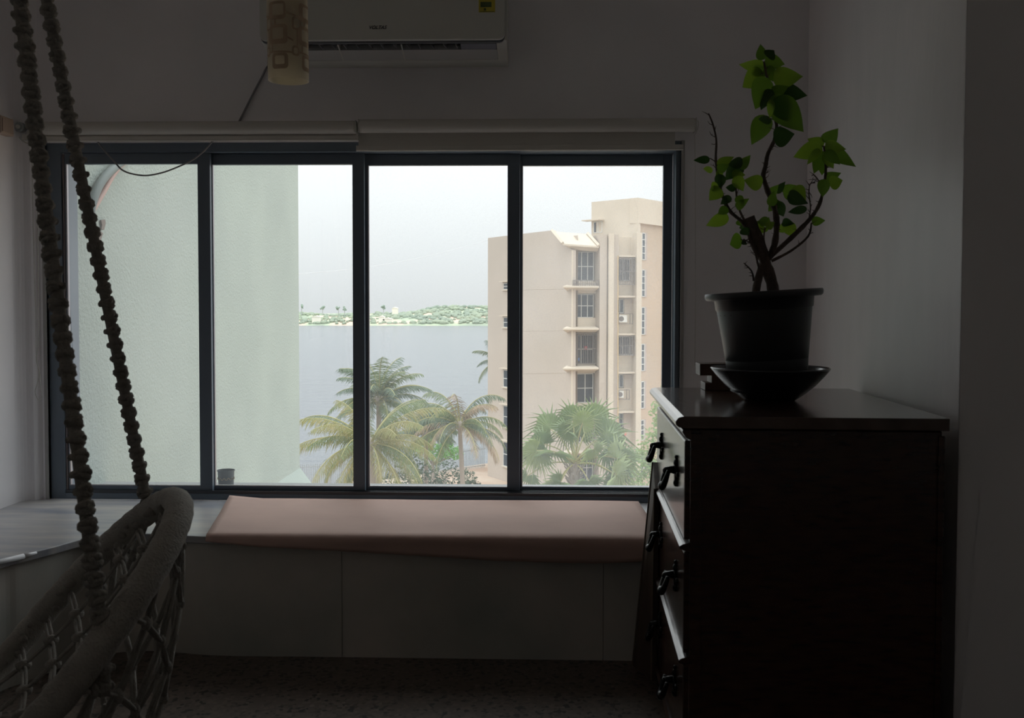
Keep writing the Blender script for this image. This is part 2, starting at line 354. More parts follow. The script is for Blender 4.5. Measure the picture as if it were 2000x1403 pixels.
def beads(pts, r=.0022, step=.0065):
    P = bez(pts, 10); b = MB(); b.tube(P, r*.45, 5); acc = 0; last = P[0]
    for i in range(1, len(P)):
        d = (P[i]-P[i-1]).length; 
        if d < 1e-6: continue
        s_ = step-acc
        while s_ <= d: b.ball(P[i-1].lerp(P[i], s_/d), r, 5, 4); s_ += step
        acc = (acc+d) % step
    return b
Yc = DW-.035
def pp(l, Y=Yc): return [atY(x, y, Y) for x, y in l]
b = beads(pp([(62, 262), (63, 320), (64, 400), (67, 520), (70, 620), (71, 690), (76, 725), (74, 745), (69, 765), (74, 780), (82, 778), (80, 755), (77, 725), (71, 700), (75, 670), (75, 560), (74, 420), (74, 320), (72, 262)]))
tag(b.build('bead_chain', M_white, smooth=True), 'thin white bead chain with a knot hanging down the left corner of the window', 'blind chain')
b = beads(pp([(1357, 262), (1358, 400), (1358, 600), (1357, 715)], DW-.012), .0016)
b2 = beads(pp([(1360, 235), (1364, 238), (1363, 250), (1358, 262)], DW-.03), .002); b.add(b2.v, b2.f)
tag(b.build('bead_chain', M_white, smooth=True), 'thin pale cord of the right blind hanging beside the dark window edge', 'blind chain')
# box and winder at the left end
t = thing('switch_box', 'small beige wall box at the left end of the blinds with a winder beside it', 'box', atY(14, 255, DW-.02))
q0, q1 = atX(2, 228, XL+.03), atX(27, 264, XL+.03)
MB().box(XL, XL+.03, q0.y, q1.y, atX(14, 263, XL+.03).z, atX(14, 229, XL+.03).z).build('box_body', mat('beige_plastic', (.42, .33, .27), .6), t, bevel=.003)
MB().box(XL+.03, XL+.033, q0.y+.006, q1.y-.006, atX(14, 259, XL+.03).z, atX(14, 233, XL+.03).z).build('box_cover', mat('beige_plastic_cover', (.36, .28, .23), .6), t, bevel=.001)
wv = thing('blind_winder', 'translucent chain winder with rounded holder left of the blind roll', 'winder', atY(38, 250, DW-.03))
qa = atY(37, 248, DW-.05)
b = MB(); b.tube([(qa.x, DW, qa.z), (qa.x, DW-.05, qa.z), (qa.x, DW-.055, qa.z)], [.019, .019, .014], 16); b.build('wheel', mat('cloudy_plastic', (.35, .38, .38), .25), wv, smooth=False, bevel=.001)
b = MB(); b.tube([(qa.x, DW-.056, qa.z), (qa.x, DW-.064, qa.z)], [.008, .006], 10); b.build('hub', M_white, wv)
b = MB(); lp = [atY(x, y, DW-.05) for x, y in [(38, 268), (44, 275), (54, 280), (64, 280), (76, 275), (85, 268)]]
b.tube(bez(lp, 5), .0026, 6); b.build('holder_loop', M_white, wv, smooth=True)
b = MB(); qb, qc = atY(44, 262, DW-.045), atY(60, 274, DW-.045); b.box(qb.x, qc.x, DW-.05, DW, qc.z, qb.z); b.box(qb.x+.02, qb.x+.055, DW-.05, DW, qc.z+.014, qb.z+.012)
b.build('mount', M_white, wv, bevel=.002)

# cord dipping across the first panel; cable of the air conditioner
Yd = DW-.016
cp = bez([atY(x, y, Yd) for x, y in [(186, 270), (200, 290), (214, 306), (226, 319), (237, 331), (255, 339), (285, 343), (318, 337), (350, 325), (375, 313), (395, 298), (404, 289), (420, 270)]], 6)
tag(MB().tube(cp, .0032, 7).build('wire_loop', M_cable, smooth=True), 'grey wire drooping in a loop across the top of the first glass panel', 'wire')
cp = bez([atY(x, y, DW-.008) for x, y in [(560, 112), (540, 118), (522, 131), (512, 150), (497, 178), (480, 212), (466, 240)]], 6)
tag(MB().tube(cp, .0042, 8).build('power_cable', M_cable, smooth=True), 'dark cable running from the air conditioner down behind the blind', 'cable')

# ------------------------------------------------------------------ air conditioner
AY = 3.53
ax0, ax1 = atY(507, 75, AY).x, atY(986, 75, AY).x; axw = ax1+.006
ac = thing('air_conditioner', 'white wall-mounted split air conditioner above the window', 'air conditioner', ((ax0+ax1)/2, DW, 2.18))
zf = atY(740, 78, AY).z; zb_ = atY(740, 133, DW-.004).z; ztop = zf+.255
def sx_(x, y, z): return (x, y, z)
M_ac = mat('white_ac_plastic', (.60, .60, .56), .45)
zp = lambda py, Y: atY(740, py, Y).z
for_lo = [(AY+.02, zp(80, AY+.02)), (AY+.045, zp(86.5, AY+.045)), (AY+.085, zp(98, AY+.085)), (DW-.055, zp(118, DW-.055)), (DW-.002, zp(133, DW-.002))]
b = MB()
for xa, xb in ((ax0, ax0+.03), (ax1-.032, axw)):
    b.prism([(xa, y, z) for y, z in for_lo+[(DW-.002, ztop), (AY+.05, ztop), (AY+.02, ztop-.02)]], (xb-xa, 0, 0))
b.prism([(ax0+.03, y, z) for y, z in [for_lo[4], for_lo[3], (DW-.055, for_lo[3][1]+.012), (DW-.03, ztop), (DW-.002, ztop)]], (ax1-ax0-.062, 0, 0))
b.box(ax0+.03, ax1-.032, AY+.05, DW-.03, ztop-.01, ztop)
b.build('housing', M_ac, ac, bevel=.002)
# front panel with rounded lower corners
rc = .022; outl = []
for cx_, cz_, a0 in ((ax1-rc, zf+rc, -90), (ax1-rc, ztop-rc, 0), (ax0+rc, ztop-rc, 90), (ax0+rc, zf+rc, 180)):
    for k in range(7): a = math.radians(a0+15*k); outl.append(Vector((cx_+rc*math.cos(a), AY, cz_+rc*math.sin(a))))
b = MB(); b.prism([Vector((q.x, AY, q.z)) for q in outl], (0, .018, 0)); b.build('front_panel', M_ac, ac, bevel=.003)
b = MB(); b.prism([Vector(((q.x-(ax0+ax1)/2)*1.002+(ax0+ax1)/2, AY+.02, q.z-.006)) for q in outl], (0, .012, 0)); b.build('panel_edge', mat('grey_trim', (.16, .165, .18), .4), ac, bevel=.001)
# outlet: dark throat, vanes, scoop
xi0, xi1 = ax0+.03, ax1-.032
b = MB(); b.box(xi0, xi1, AY+.032, AY+.036, zp(86, AY+.03), zf+.06); b.box(xi0, xi1, AY+.036, AY+.16, zf+.055, zf+.06)
b.build('outlet_throat', mat('black_throat', (.012, .012, .016), .5), ac)
b = MB(); b.prism([(xi0, for_lo[2][0], for_lo[2][1]), (xi0, for_lo[2][0]+.004, for_lo[2][1]+.02), (xi0, DW-.056, for_lo[3][1]+.02), (xi0, DW-.056, for_lo[3][1]+.001)], (xi1-xi0, 0, 0))
b.build('outlet_scoop', mat('grey_scoop', (.50, .51, .51), .5), ac)
b = MB(); b.box(xi0, xi1, AY+.10, AY+.104, for_lo[2][1]+.015, zf+.055); b.build('fan_wall', mat('dark_fan_wall', (.02, .02, .03), .5), ac)
xc = atY(900, 90, AY+.06).x; b = MB(); b.prism([(xc, AY+.045, for_lo[1][1]+.001), (xc, AY+.085, for_lo[2][1]+.001), (xc, AY+.085, for_lo[2][1]+.012), (xc, AY+.045, for_lo[1][1]+.012)], (xi1-xc-.002, 0, 0)); b.build('outlet_cover', mat('grey_scoop2', (.24, .25, .30), .5), ac)
mv = mat('grey_vane', (.34, .34, .36), .5)
for k in range(13):
    q = atY(598+24.2*k, 90, AY+.06).x
    if 598+24.2*k > 895: break
    b = MB(); tw = .010; za, zc_ = for_lo[1][1]+.002, for_lo[2][1]+.003; dx = (k % 3-1)*.003
    b.hexa([(q, AY+.045, za), (q+.002, AY+.045, za), (q+.002+tw+dx, AY+.082, zc_), (q+tw+dx, AY+.082, zc_), (q-.003, AY+.045, za+.022), (q-.001, AY+.045, za+.022), (q-.001+tw+dx, AY+.09, zc_+.03), (q-.003+tw+dx, AY+.09, zc_+.03)])
    b.build('vane', mv, ac)
for px in (661, 784):
    q = atY(px, 95, AY+.07).x; b = MB(); b.prism([(q, y, z-.001) for y, z in for_lo[1:4]]+[(q, DW-.056, for_lo[3][1]+.01), (q, AY+.05, for_lo[1][1]+.03)], (.0045, 0, 0)); b.build('divider', M_ac, ac)
# lettering
fc = bpy.data.curves.new('lettering', 'FONT'); fc.body = 'VOLTAS'; fc.size = .0165; fc.extrude = .0004; fc.shear = .35; fc.align_x = 'CENTER'; fc.offset = .0004; fc.space_character = 1.05
fo = bpy.data.objects.new('lettering_curve', fc); C.objects.link(fo)
dg = bpy.context.evaluated_depsgraph_get(); me = bpy.data.meshes.new_from_object(fo.evaluated_get(dg)); bpy.data.objects.remove(fo)
me.materials.clear(); me.materials.append(mat('dark_print', (.08, .08, .09), .5)); lo = bpy.data.objects.new('lettering', me); C.objects.link(lo)
lo.parent = ac; tq = atY(737, 56.5, AY-.0008); lo.rotation_euler = (PI/2, 0, 0); lo.location = tq-world_loc(ac)
q0, q1 = atY(935, -40, AY), atY(967, 24, AY)
st = MB().box(q0.x, q1.x, AY-.0012, AY, q1.z, q0.z).build('rating_sticker', mat('yellow_sticker', (.55, .45, .05), .5), ac)
b = MB(); w_ = q1.x-q0.x
b.box(q0.x+.006, q0.x+.045, AY-.0018, AY-.0012, q1.z+.018, q1.z+.036); b.box(q0.x+.018, q0.x+.026, AY-.0018, AY-.0012, q1.z+.006, q1.z+.014)
b.box(q0.x+.004, q1.x-.004, AY-.0018, AY-.0012, q1.z+.0015, q1.z+.003)
b.build('sticker_print', mat('sticker_print', (.08, .12, .04), .5), st)

# ------------------------------------------------------------------ pendant lamp (paper-like cylinder with printed squares)
LYD = 2.6; lc = atY(563.5, 158, LYD); lr = 39.0*LYD/FPX*1.0
lamp = thing('pendant_lamp', 'hanging cylinder lamp shade, cream with a pattern of linked rounded squares', 'lamp', (lc.x, LYD, lc.z))
lh = CEIL-lc.z-.5; tilt = .028
def cyl(u, h, rr=lr): # u angle measured from the camera-facing side
    a = -PI/2+u; return Vector((lc.x+rr*math.cos(a)-h*0.012+0*tilt, LYD+rr*math.sin(a), lc.z+h))
b = MB(); n = 48
for rr in (lr, lr-.0022):
    vs = [cyl(2*PI*j/n, h, rr) for h in (0, lh) for j in range(n)]; b.add(vs, [(j, (j+1) % n, n+(j+1) % n, n+j) for j in range(n)])
vs = [cyl(2*PI*j/n, h, rr) for h in (0, lh) for rr in (lr, lr-.0022) for j in range(n)]
b.add(vs, [(j, (j+1) % n, n+(j+1) % n, n+j) for j in range(n)]+[(2*n+j, 2*n+(j+1) % n, 3*n+(j+1) % n, 3*n+j) for j in range(n)])
shade = b.build('lamp_shade', mat('cream_shade', (.84, .80, .70), .7, trans=.5, tcol=(.92, .85, .70)), lamp, smooth=True)
def rrect(x, y, w, h, r, k=4):
    out = []
    for cx_, cy_, a0 in ((x+w/2-r, y+h/2-r, 0), (x-w/2+r, y+h/2-r, 90), (x-w/2+r, y-h/2+r, 180), (x+w/2-r, y-h/2+r, 270)):
        for i in range(k+1): a = math.radians(a0+90*i/k); out.append((cx_+r*math.cos(a), cy_+r*math.sin(a)))
    return out
b = MB()
def ring(x, y, w, h, th, r=.012, dx=0, dy=0):
    o1 = rrect(x, y, w, h, r); i1 = rrect(x+dx, y+dy, w-2*th, h-2*th, max(r-th*.5, .003)); k = len(o1)
    # subdivide straight runs so that the band follows the cylinder
    def sub(P, m=3):
        Q = []
        for i in range(len(P)):
            a, c = P[i], P[(i+1) % len(P)]
            for j in range(m): Q.append((a[0]+(c[0]-a[0])*j/m, a[1]+(c[1]-a[1])*j/m))
        return Q
    o1, i1 = sub(o1), sub(i1); k = len(o1)
    vs = [cyl(px/lr, py, lr+.0006) for px, py in o1]+[cyl(px/lr, py, lr+.0006) for px, py in i1]
    b.add(vs, [(j, (j+1) % k, k+(j+1) % k, k+j) for j in range(k)])
def line(x0, y0, x1, y1, th=.005):
    m = 10; vs = []
    for j in range(m+1):
        t_ = j/m; x_ = x0+(x1-x0)*t_; y_ = y0+(y1-y0)*t_
        if abs(x1-x0) > abs(y1-y0): vs += [cyl(x_/lr, y_-th/2, lr+.0006), cyl(x_/lr, y_+th/2, lr+.0006)]
        else: vs += [cyl((x_-th/2)/lr, y_, lr+.0006), cyl((x_+th/2)/lr, y_, lr+.0006)]
    b.add(vs, [(2*j, 2*j+2, 2*j+3, 2*j+1) for j in range(m)])
circ = 2*PI*lr
rnd = random.Random(3)
for col in range(4):
    ox = -.008+col*circ/4
    for r0 in range(int(lh/.19)+1):
        yb2 = .012+r0*.19
        for (dx, dy, w, h, th, ix) in [(0, .028, .044, .040, .009, .0), (-.006, .096, .052, .050, .0105, .005), (-.008, .156, .05, .046, .009, -.004)]:
            if yb2+dy+h/2 < lh: ring(ox+dx+rnd.uniform(-.002, .002), yb2+dy, w, h, th, .009, -ix if dy > .1 else 0, .002)
        if yb2+.18 < lh:
            ring(ox+circ/8, yb2+.055, .02, .026, .005, .007); ring(ox+circ/8+.004, yb2+.125, .026, .034, .005, .007)
            line(ox-.03, yb2+.052, ox+circ/8-.008, yb2+.05); line(ox+.02, yb2+.088, ox+circ/8-.006, yb2+.08); line(ox+.018, yb2+.15, ox+circ/8+.01, yb2+.142)
            line(ox+circ/8+.005, yb2+.064, ox+circ/8+.005, yb2+.11); line(ox-.022, yb2+.05, ox-.022, yb2+.08); line(ox-.012, yb2+.12, ox-.012, yb2+.135)
b.build('printed_pattern', mat('brown_print', (.50, .38, .26), .7), shade, kind='stuff')
b = MB(); b.tube([cyl(0, lh, 0), Vector((cyl(0, lh, 0).x, LYD, CEIL))], .003, 6); b.build('cord', M_white, lamp)
b = MB(); q = cyl(0, lh, 0); b.lathe([(.001, .03), (.05, .03), (.055, 0), (.001, 0)], (q.x, LYD, CEIL-.03), 24); b.build('ceiling_rose', M_white, lamp, smooth=False)
b = MB(); b.lathe([(.001, .05), (.018, .05), (.018, 0), (.012, -.01), (.001, -.01)], (q.x, LYD, lc.z+lh-.05), 16); b.lathe([(.001, -.0), (.012, -.01), (.026, -.04), (.028, -.06), (.018, -.085), (.001, -.092)], (q.x, LYD, lc.z+lh-.05), 16)
b.build('bulb_holder', M_white, lamp, smooth=True)
b = MB(); b.box(q.x-lr+.001, q.x+lr-.001, LYD-.0015, LYD+.0015, lc.z+lh-.006, lc.z+lh-.002); b.build('cross_bar', M_white, lamp)
# ------------------------------------------------------------------ chest of drawers (drawer fronts face the left)
M_wood = mat('dark_polished_wood', (.030, .013, .009), .22, col2=(.055, .024, .015), nscale=6, stretch=(3, 1, 14), bump=.05, bscale=30, coat=.35)
M_wtop = mat('worn_polished_top', (.045, .022, .015), .24, col2=(.085, .05, .036), nscale=4, stretch=(3, 1, 3), bump=.12, bscale=14, coat=.6)
M_iron = mat('black_iron', (.012, .012, .013), .28, metal=.7)
ch = thing('chest_of_drawers', 'dark polished wooden chest of drawers with black pulls at the right wall', 'chest of drawers')
CW, CL, CH = .60, .832, .88
b = MB(); b.box(.022, CW-.012, .012, CL-.012, .0, CH-.03); b.build('body', M_wood, ch, bevel=.003)
MB().box(CW-.022, CW-.008, .004, .014, .03, CH-.04).build('corner_post', M_wood, ch, bevel=.002); MB().box(.022, .05, .006, .014, .03, CH-.04).build('corner_post', M_wood, ch, bevel=.002)
def ext(profile, y0, y1, m, name, parent, bevel=.001):
    bb = MB(); bb.prism([(x, y0, z) for x, z in profile], (0, y1-y0, 0)); return bb.build(name, m, parent, bevel=bevel)
b = MB(); b.prism([(x, 0, z) for x, z in [(-.004, CH-.026), (-.012, CH-.020), (-.013, CH-.012), (-.006, CH-.003), (.006, CH), (CW, CH), (CW, CH-.028), (.012, CH-.028)]], (0, CL, 0))
b.build('top_slab', M_wtop, ch, bevel=.0015)
ext([(.024, CH-.030), (.004, CH-.032), (.003, CH-.037), (.012, CH-.050), (.024, CH-.056)], .004, CL-.004, M_wood, 'cornice', ch)
strips = [.578, .312, .048]
for z in strips:
    bb = MB(); prf = [(.026, z+.011), (.006, z+.006), (-.002, z+.001), (-.001, z-.005), (.008, z-.008), (.026, z-.014)]
    bb.prism([(x, .002, zz) for x, zz in prf], (0, CL-.004, 0)); bb.build('rail', M_wood, ch, bevel=.001)
tops = [CH-.058, strips[0]-.016, strips[1]-.016]; bots = [strips[0]+.013, strips[1]+.013, strips[2]+.013]
for zt_, zb2 in zip(tops, bots):
    bb = MB(); bb.box(.010, .03, .018, CL-.018, zb2, zt_); d = bb.build('drawer', M_wood, ch, bevel=.003)
    zc = (zt_+zb2)/2+.012
    for yy in (.185, .625):
        h = MB(); zz = zc
        h.tube([(.010, yy, zz), (.003, yy, zz)], .020, 14)
        h.ball((.008, yy, zz+.026), .007, 8, 6, sc=(1.1, 1, 1.5)); h.ball((.008, yy, zz+.040), .0045, 8, 6, sc=(1.1, 1, 1.3)); h.ball((.008, yy, zz-.024), .007, 8, 6, sc=(1.1, 1, 1.5))
        for s_ in (-1, 1): h.ball((.008, yy+s_*.026, zz), .007, 8, 6, sc=(.6, 1.5, 1))
        h.tube([(.008, yy, zz+.008), (-.006, yy, zz+.009), (-.016, yy, zz+.006)], [.012, .009, .010], 10)
        h.ball((-.017, yy, zz+.006), .0095, 10, 8)
        arc = []
        for k in range(15):
            a = math.radians(-170+340*k/14) if False else math.radians(200*k/14-10)
            arc.append((-.015-.011*math.sin(a), yy+.026*math.cos(a), zz+.004-.036*math.sin(a)))
        h.tube(arc, [.005+.004*math.sin(PI*k/14) for k in range(15)], 8)
        h.ball((-.027, yy, zz-.032), .011, 8, 6, sc=(1, 1.7, 1))
        h.build('handle', M_iron, d, smooth=True)
for x_ in (.04, CW-.06):
    for y_ in (.03, CL-.06):
        pass
ch.location = (.318, 2.285, 0); ch.rotation_euler = (0, 0, -math.radians(2.0))

# loose board leaning between the chest and the seat
def P_(x, y, Y): return atY(x, y, Y)
bn, bf = P_(1273, 1336, 2.985), P_(1236, 1318, 3.11); bn.z = bf.z = 0
tn, tf = P_(1291, 955, 2.985), P_(1285, 903, 3.11)
off = Vector((.014, 0, 0))
tn.x = min(tn.x, .338); tf.x = min(tf.x, .346)
b = MB(); b.hexa([bn, bn+off, bf+off, bf, tn, tn+off, tf+off, tf])
t = thing('wooden_board', 'narrow dark wooden board leaning between the chest of drawers and the window seat', 'board', (bn+bf)/2)
b.build('board', mat('dark_board', (.045, .028, .018), .55, col2=(.08, .05, .033), nscale=8, stretch=(4, 4, 1), bump=.1), t, bevel=.001)
M_edge = mat('lit_board_edge', (.16, .12, .09), .6)  # highlights along the board's edges, painted as pale strips
for p0, p1 in ((bn, tn), (bf, tf)):
    bb = MB(); d = Vector((-.0015, 0, 0)); bb.tube([p0+d+Vector((0, 0, .003)), p1+d], .0028, 6); bb.build('edge_highlight', M_edge, t)

# ------------------------------------------------------------------ bowl, wooden block, potted plant
PY = 2.70; pc = atY(1500, 780, PY); PX = pc.x
bz = .8805
prof = [(.001, 0), (.066, 0), (.070, .003), (.092, .018), (.118, .040), (.140, .064), (.155, .082), (.1575, .0865), (.155, .089), (.150, .084), (.134, .064), (.112, .043), (.088, .023), (.060, .009), (.001, .008)]
bw = MB().lathe(prof, (0, 0, 0), 56).build('bowl', mat('black_glazed_bowl', (.014, .015, .019), .22, coat=.3), smooth=True)
bw.location = (PX+.004, PY, bz); tag(bw, 'shallow black bowl on top of the chest, holding the plant pot', 'bowl')
b = MB(); Yb = 3.0
q = [P_(x, y, Yb) for x, y in [(1367, 721), (1367, 744), (1390, 744), (1390, 758), (1377, 758), (1377, 773), (1460, 773), (1460, 721)]]
zfix = bz - q[5].z
q = [Vector((p.x, Yb, p.z+zfix)) for p in q]
b.prism(q, (0, .085, 0)); wb = b.build('wooden_block', mat('brown_block', (.09, .045, .03), .5, col2=(.13, .07, .045), nscale=6, stretch=(1, 1, 6)), bevel=.0015)
tag(wb, 'small notched brown wooden block behind the black bowl on the chest', 'block')
b = MB(); b.box(q[2].x-.004, q[2].x+.004, Yb-.0015, Yb+.0, q[3].z, q[2].z)

tilt_m = Matrix.Rotation(math.radians(-3.4), 4, 'Y')
pot0 = Vector((PX, PY, bz+.026))
plant = thing('potted_plant', 'spiny bushy plant with bright green heart-shaped leaves in a tilted black plastic pot', 'plant', pot0)
def lathe_tilt(prof, n=56):
    bb = MB().lathe(prof, (0, 0, 0), n); bb.v = [tuple(pot0+(tilt_m @ Vector(v))) for v in bb.v]; return bb
M_pot = mat('black_pot_plastic', (.028, .029, .031), .42)
PH = .268
prof = [(.001, 0), (.094, 0), (.0995, .004), (.106, .05), (.120, PH-.056), (.1225, PH-.050), (.1285, PH-.046), (.131, PH-.020), (.149, PH-.019), (.154, PH-.015), (.1555, PH-.007), (.154, PH-.001), (.150, PH), (.128, PH), (.125, PH-.05), (.10, .01), (.001, .01)]
lathe_tilt(prof).build('pot', M_pot, plant, smooth=True)
lathe_tilt([(.001, PH-.04), (.124, PH-.045), (.124, PH-.06), (.001, PH-.06)], 32).build('soil', mat('dark_soil', (.04, .028, .02), .95, bump=.6, bscale=60), plant)
M_bark = mat('dark_bark', (.060, .040, .030), .85, col2=(.10, .07, .055), nscale=40, bump=.5, bscale=90)
rnd = random.Random(11)
def branch(pts, r0, r1, name='branch', parent=plant, y0=0, y1=0, tw=True):
    n = len(pts); P = [atY(x, y, PY+y0+(y1-y0)*i/(n-1)) for i, (x, y) in enumerate(pts)]
    Q = bez(P, 5); k = len(Q); rr = [(r0+(r1-r0)*(i/(k-1)))/720*(1+.12*rnd.uniform(-1, 1)) for i in range(k)]
    b = MB(); b.tube(Q, rr, 8)
    if tw: # thorns and stubby twigs
        for i in range(3, k-1):
            if rnd.random() < .55:
                d = Vector((rnd.uniform(-1, 1), rnd.uniform(-.6, .6), rnd.uniform(-.1, .9))).normalized(); l = rnd.uniform(.008, .026)
                m_ = Q[i]+d*l*.6; e_ = m_+(d+Vector((rnd.uniform(-.5, .5), 0, rnd.uniform(-.3, .5)))).normalized()*l*.5
                b.tube([Q[i], m_, e_], [.0013, .0009, .0003], 5)
                if rnd.random() < .5: b.tube([m_, m_+Vector((rnd.uniform(-1, 1), 0, rnd.uniform(0, 1)))*l*.4], [.0008, .0003], 4)
    return b.build(name, M_bark, parent, smooth=True)
branch([(1512, 600), (1509, 560), (1497, 520), (1484, 480), (1474, 450), (1464, 424)], 12, 10.5, 'trunk', tw=False)
branch([(1474, 600), (1478, 560), (1488, 522), (1498, 505)], 8, 7, 'stem', y0=-.01, tw=False)
branch([(1500, 506), (1512, 480), (1517, 440), (1512, 405), (1500, 375), (1491, 345), (1495, 325), (1500, 300), (1512, 275), (1517, 250), (1512, 215), (1507, 180), (1498, 150), (1492, 120)], 6.5, 1.8, y1=-.03)
branch([(1492, 515), (1470, 480), (1455, 440), (1425, 412), (1410, 380), (1402, 345), (1398, 310), (1399, 275), (1393, 245), (1384, 222)], 4.5, 1.3, y0=-.01, y1=.05)
branch([(1462, 445), (1447, 417), (1440, 395), (1437, 365)], 2.4, 1.5, y0=.0, y1=.02)
branch([(1503, 503), (1545, 465), (1580, 430), (1600, 400), (1610, 360), (1613, 320), (1609, 285)], 5.2, 2, y1=.03)
branch([(1507, 510), (1545, 490), (1578, 462), (1585, 435)], 3, 1.6, y0=-.02, y1=-.04)
branch([(1580, 428), (1583, 405), (1580, 380), (1582, 360), (1592, 357)], 1.5, 1, y0=.01, y1=-.03)
branch([(1606, 365), (1597, 350), (1588, 340)], 1.6, 1, y0=.02, y1=-.02)
branch([(1482, 525), (1475, 495), (1466, 475), (1447, 468)], 2, 1, y0=-.02, y1=-.06)
branch([(1472, 548), (1468, 530), (1453, 514)], 2.2, 1, y0=-.01, y1=-.04)
branch([(1500, 495), (1492, 470), (1494, 445)], 2, 1.2, y0=-.02, y1=-.05)
branch([(1400, 318), (1390, 311), (1384, 309)], 1.2, .8, y0=.04, y1=.03, tw=False)
branch([(1514, 235), (1506, 232), (1500, 232)], 1.2, .8, tw=False, y0=-.03, y1=-.03)
branch([(1620, 365), (1612, 368)][::-1], 1.2, .8, tw=False)
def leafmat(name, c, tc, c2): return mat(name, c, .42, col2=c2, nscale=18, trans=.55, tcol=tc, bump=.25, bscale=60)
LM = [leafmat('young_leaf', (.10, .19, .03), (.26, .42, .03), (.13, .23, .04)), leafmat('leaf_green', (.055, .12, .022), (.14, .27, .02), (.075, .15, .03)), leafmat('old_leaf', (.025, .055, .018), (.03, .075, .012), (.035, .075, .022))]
# outline of a pointed heart-shaped leaf: (along, half width)
LO = [(0, 0), (-.03, .10), (.0, .26), (.08, .40), (.2, .49), (.34, .5), (.48, .45), (.62, .36), (.75, .25), (.86, .14), (.94, .06), (1, 0)]
def leaf(bx, by, tx, ty, wpx, tone, yo=None, roll_=None):
    yo = rnd.uniform(-.09, .07) if yo is None else yo
    A = atY(bx, by, PY+yo); B = atY(tx, ty, PY+yo+rnd.uniform(-.02, .02)); d = B-A; Lg = d.length; d.normalize()
    wd = wpx*1.18/720; s_ = d.cross(Vector((0, 1, 0))).normalized(); ro = math.radians(rnd.uniform(-24, 24) if roll_ is None else roll_)
    nrm = s_.cross(d); s2 = s_*math.cos(ro)+nrm*math.sin(ro); n2 = s2.cross(d).normalized(); wd = wd/max(.6, math.cos(ro))
    cur = rnd.uniform(.05, .16)*Lg; fold = rnd.uniform(.1, .28)
    vs = []; mids = []
    for a, h in LO:
        mid = A+d*(a*Lg)+n2*(-cur*(a-.5)**2*1.2)
        vs += [mid-s2*h*wd+n2*(h*wd*fold), mid-s2*h*wd*.5+n2*(h*wd*fold*.3), mid, mid+s2*h*wd*.5+n2*(h*wd*fold*.3), mid+s2*h*wd+n2*(h*wd*fold)]
    b = MB(); n = len(LO); b.add(vs, [(5*i+j, 5*i+j+1, 5*i+j+6, 5*i+j+5) for i in range(n-1) for j in range(4)])
    o = b.build('leaf', LM[tone], plant, smooth=True); return A
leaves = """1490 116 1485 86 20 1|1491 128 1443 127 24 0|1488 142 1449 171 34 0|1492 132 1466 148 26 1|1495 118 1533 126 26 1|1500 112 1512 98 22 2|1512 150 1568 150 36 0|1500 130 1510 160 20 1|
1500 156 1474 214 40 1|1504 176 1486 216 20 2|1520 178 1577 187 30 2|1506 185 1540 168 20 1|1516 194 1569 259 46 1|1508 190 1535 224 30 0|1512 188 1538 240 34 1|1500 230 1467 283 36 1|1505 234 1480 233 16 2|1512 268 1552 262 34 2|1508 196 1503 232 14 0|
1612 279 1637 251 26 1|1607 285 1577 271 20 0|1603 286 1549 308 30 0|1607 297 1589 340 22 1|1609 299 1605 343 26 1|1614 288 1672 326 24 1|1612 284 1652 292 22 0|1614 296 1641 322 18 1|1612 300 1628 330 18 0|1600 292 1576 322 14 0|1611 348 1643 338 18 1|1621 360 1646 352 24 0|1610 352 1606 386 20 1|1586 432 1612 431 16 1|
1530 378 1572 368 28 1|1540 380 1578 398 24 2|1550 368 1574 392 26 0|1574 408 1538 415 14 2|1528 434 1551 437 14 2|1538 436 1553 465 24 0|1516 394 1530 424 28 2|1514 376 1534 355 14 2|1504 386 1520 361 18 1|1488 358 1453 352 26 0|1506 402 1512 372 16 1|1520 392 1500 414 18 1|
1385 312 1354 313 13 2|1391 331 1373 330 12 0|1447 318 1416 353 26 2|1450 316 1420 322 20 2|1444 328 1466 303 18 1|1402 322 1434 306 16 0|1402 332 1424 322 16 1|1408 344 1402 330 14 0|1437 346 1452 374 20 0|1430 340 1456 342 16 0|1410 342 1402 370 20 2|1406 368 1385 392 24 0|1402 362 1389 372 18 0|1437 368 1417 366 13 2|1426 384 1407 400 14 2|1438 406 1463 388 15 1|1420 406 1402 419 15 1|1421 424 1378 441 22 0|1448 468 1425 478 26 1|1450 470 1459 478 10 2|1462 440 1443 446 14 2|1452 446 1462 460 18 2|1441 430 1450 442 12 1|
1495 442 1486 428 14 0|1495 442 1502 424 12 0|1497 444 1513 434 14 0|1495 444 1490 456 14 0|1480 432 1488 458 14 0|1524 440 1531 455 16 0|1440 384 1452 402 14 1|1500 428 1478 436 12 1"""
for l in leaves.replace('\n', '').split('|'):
    bx, by, tx, ty, w, tn_ = map(float, l.split()); leaf(bx, by, tx, ty, w, int(tn_))

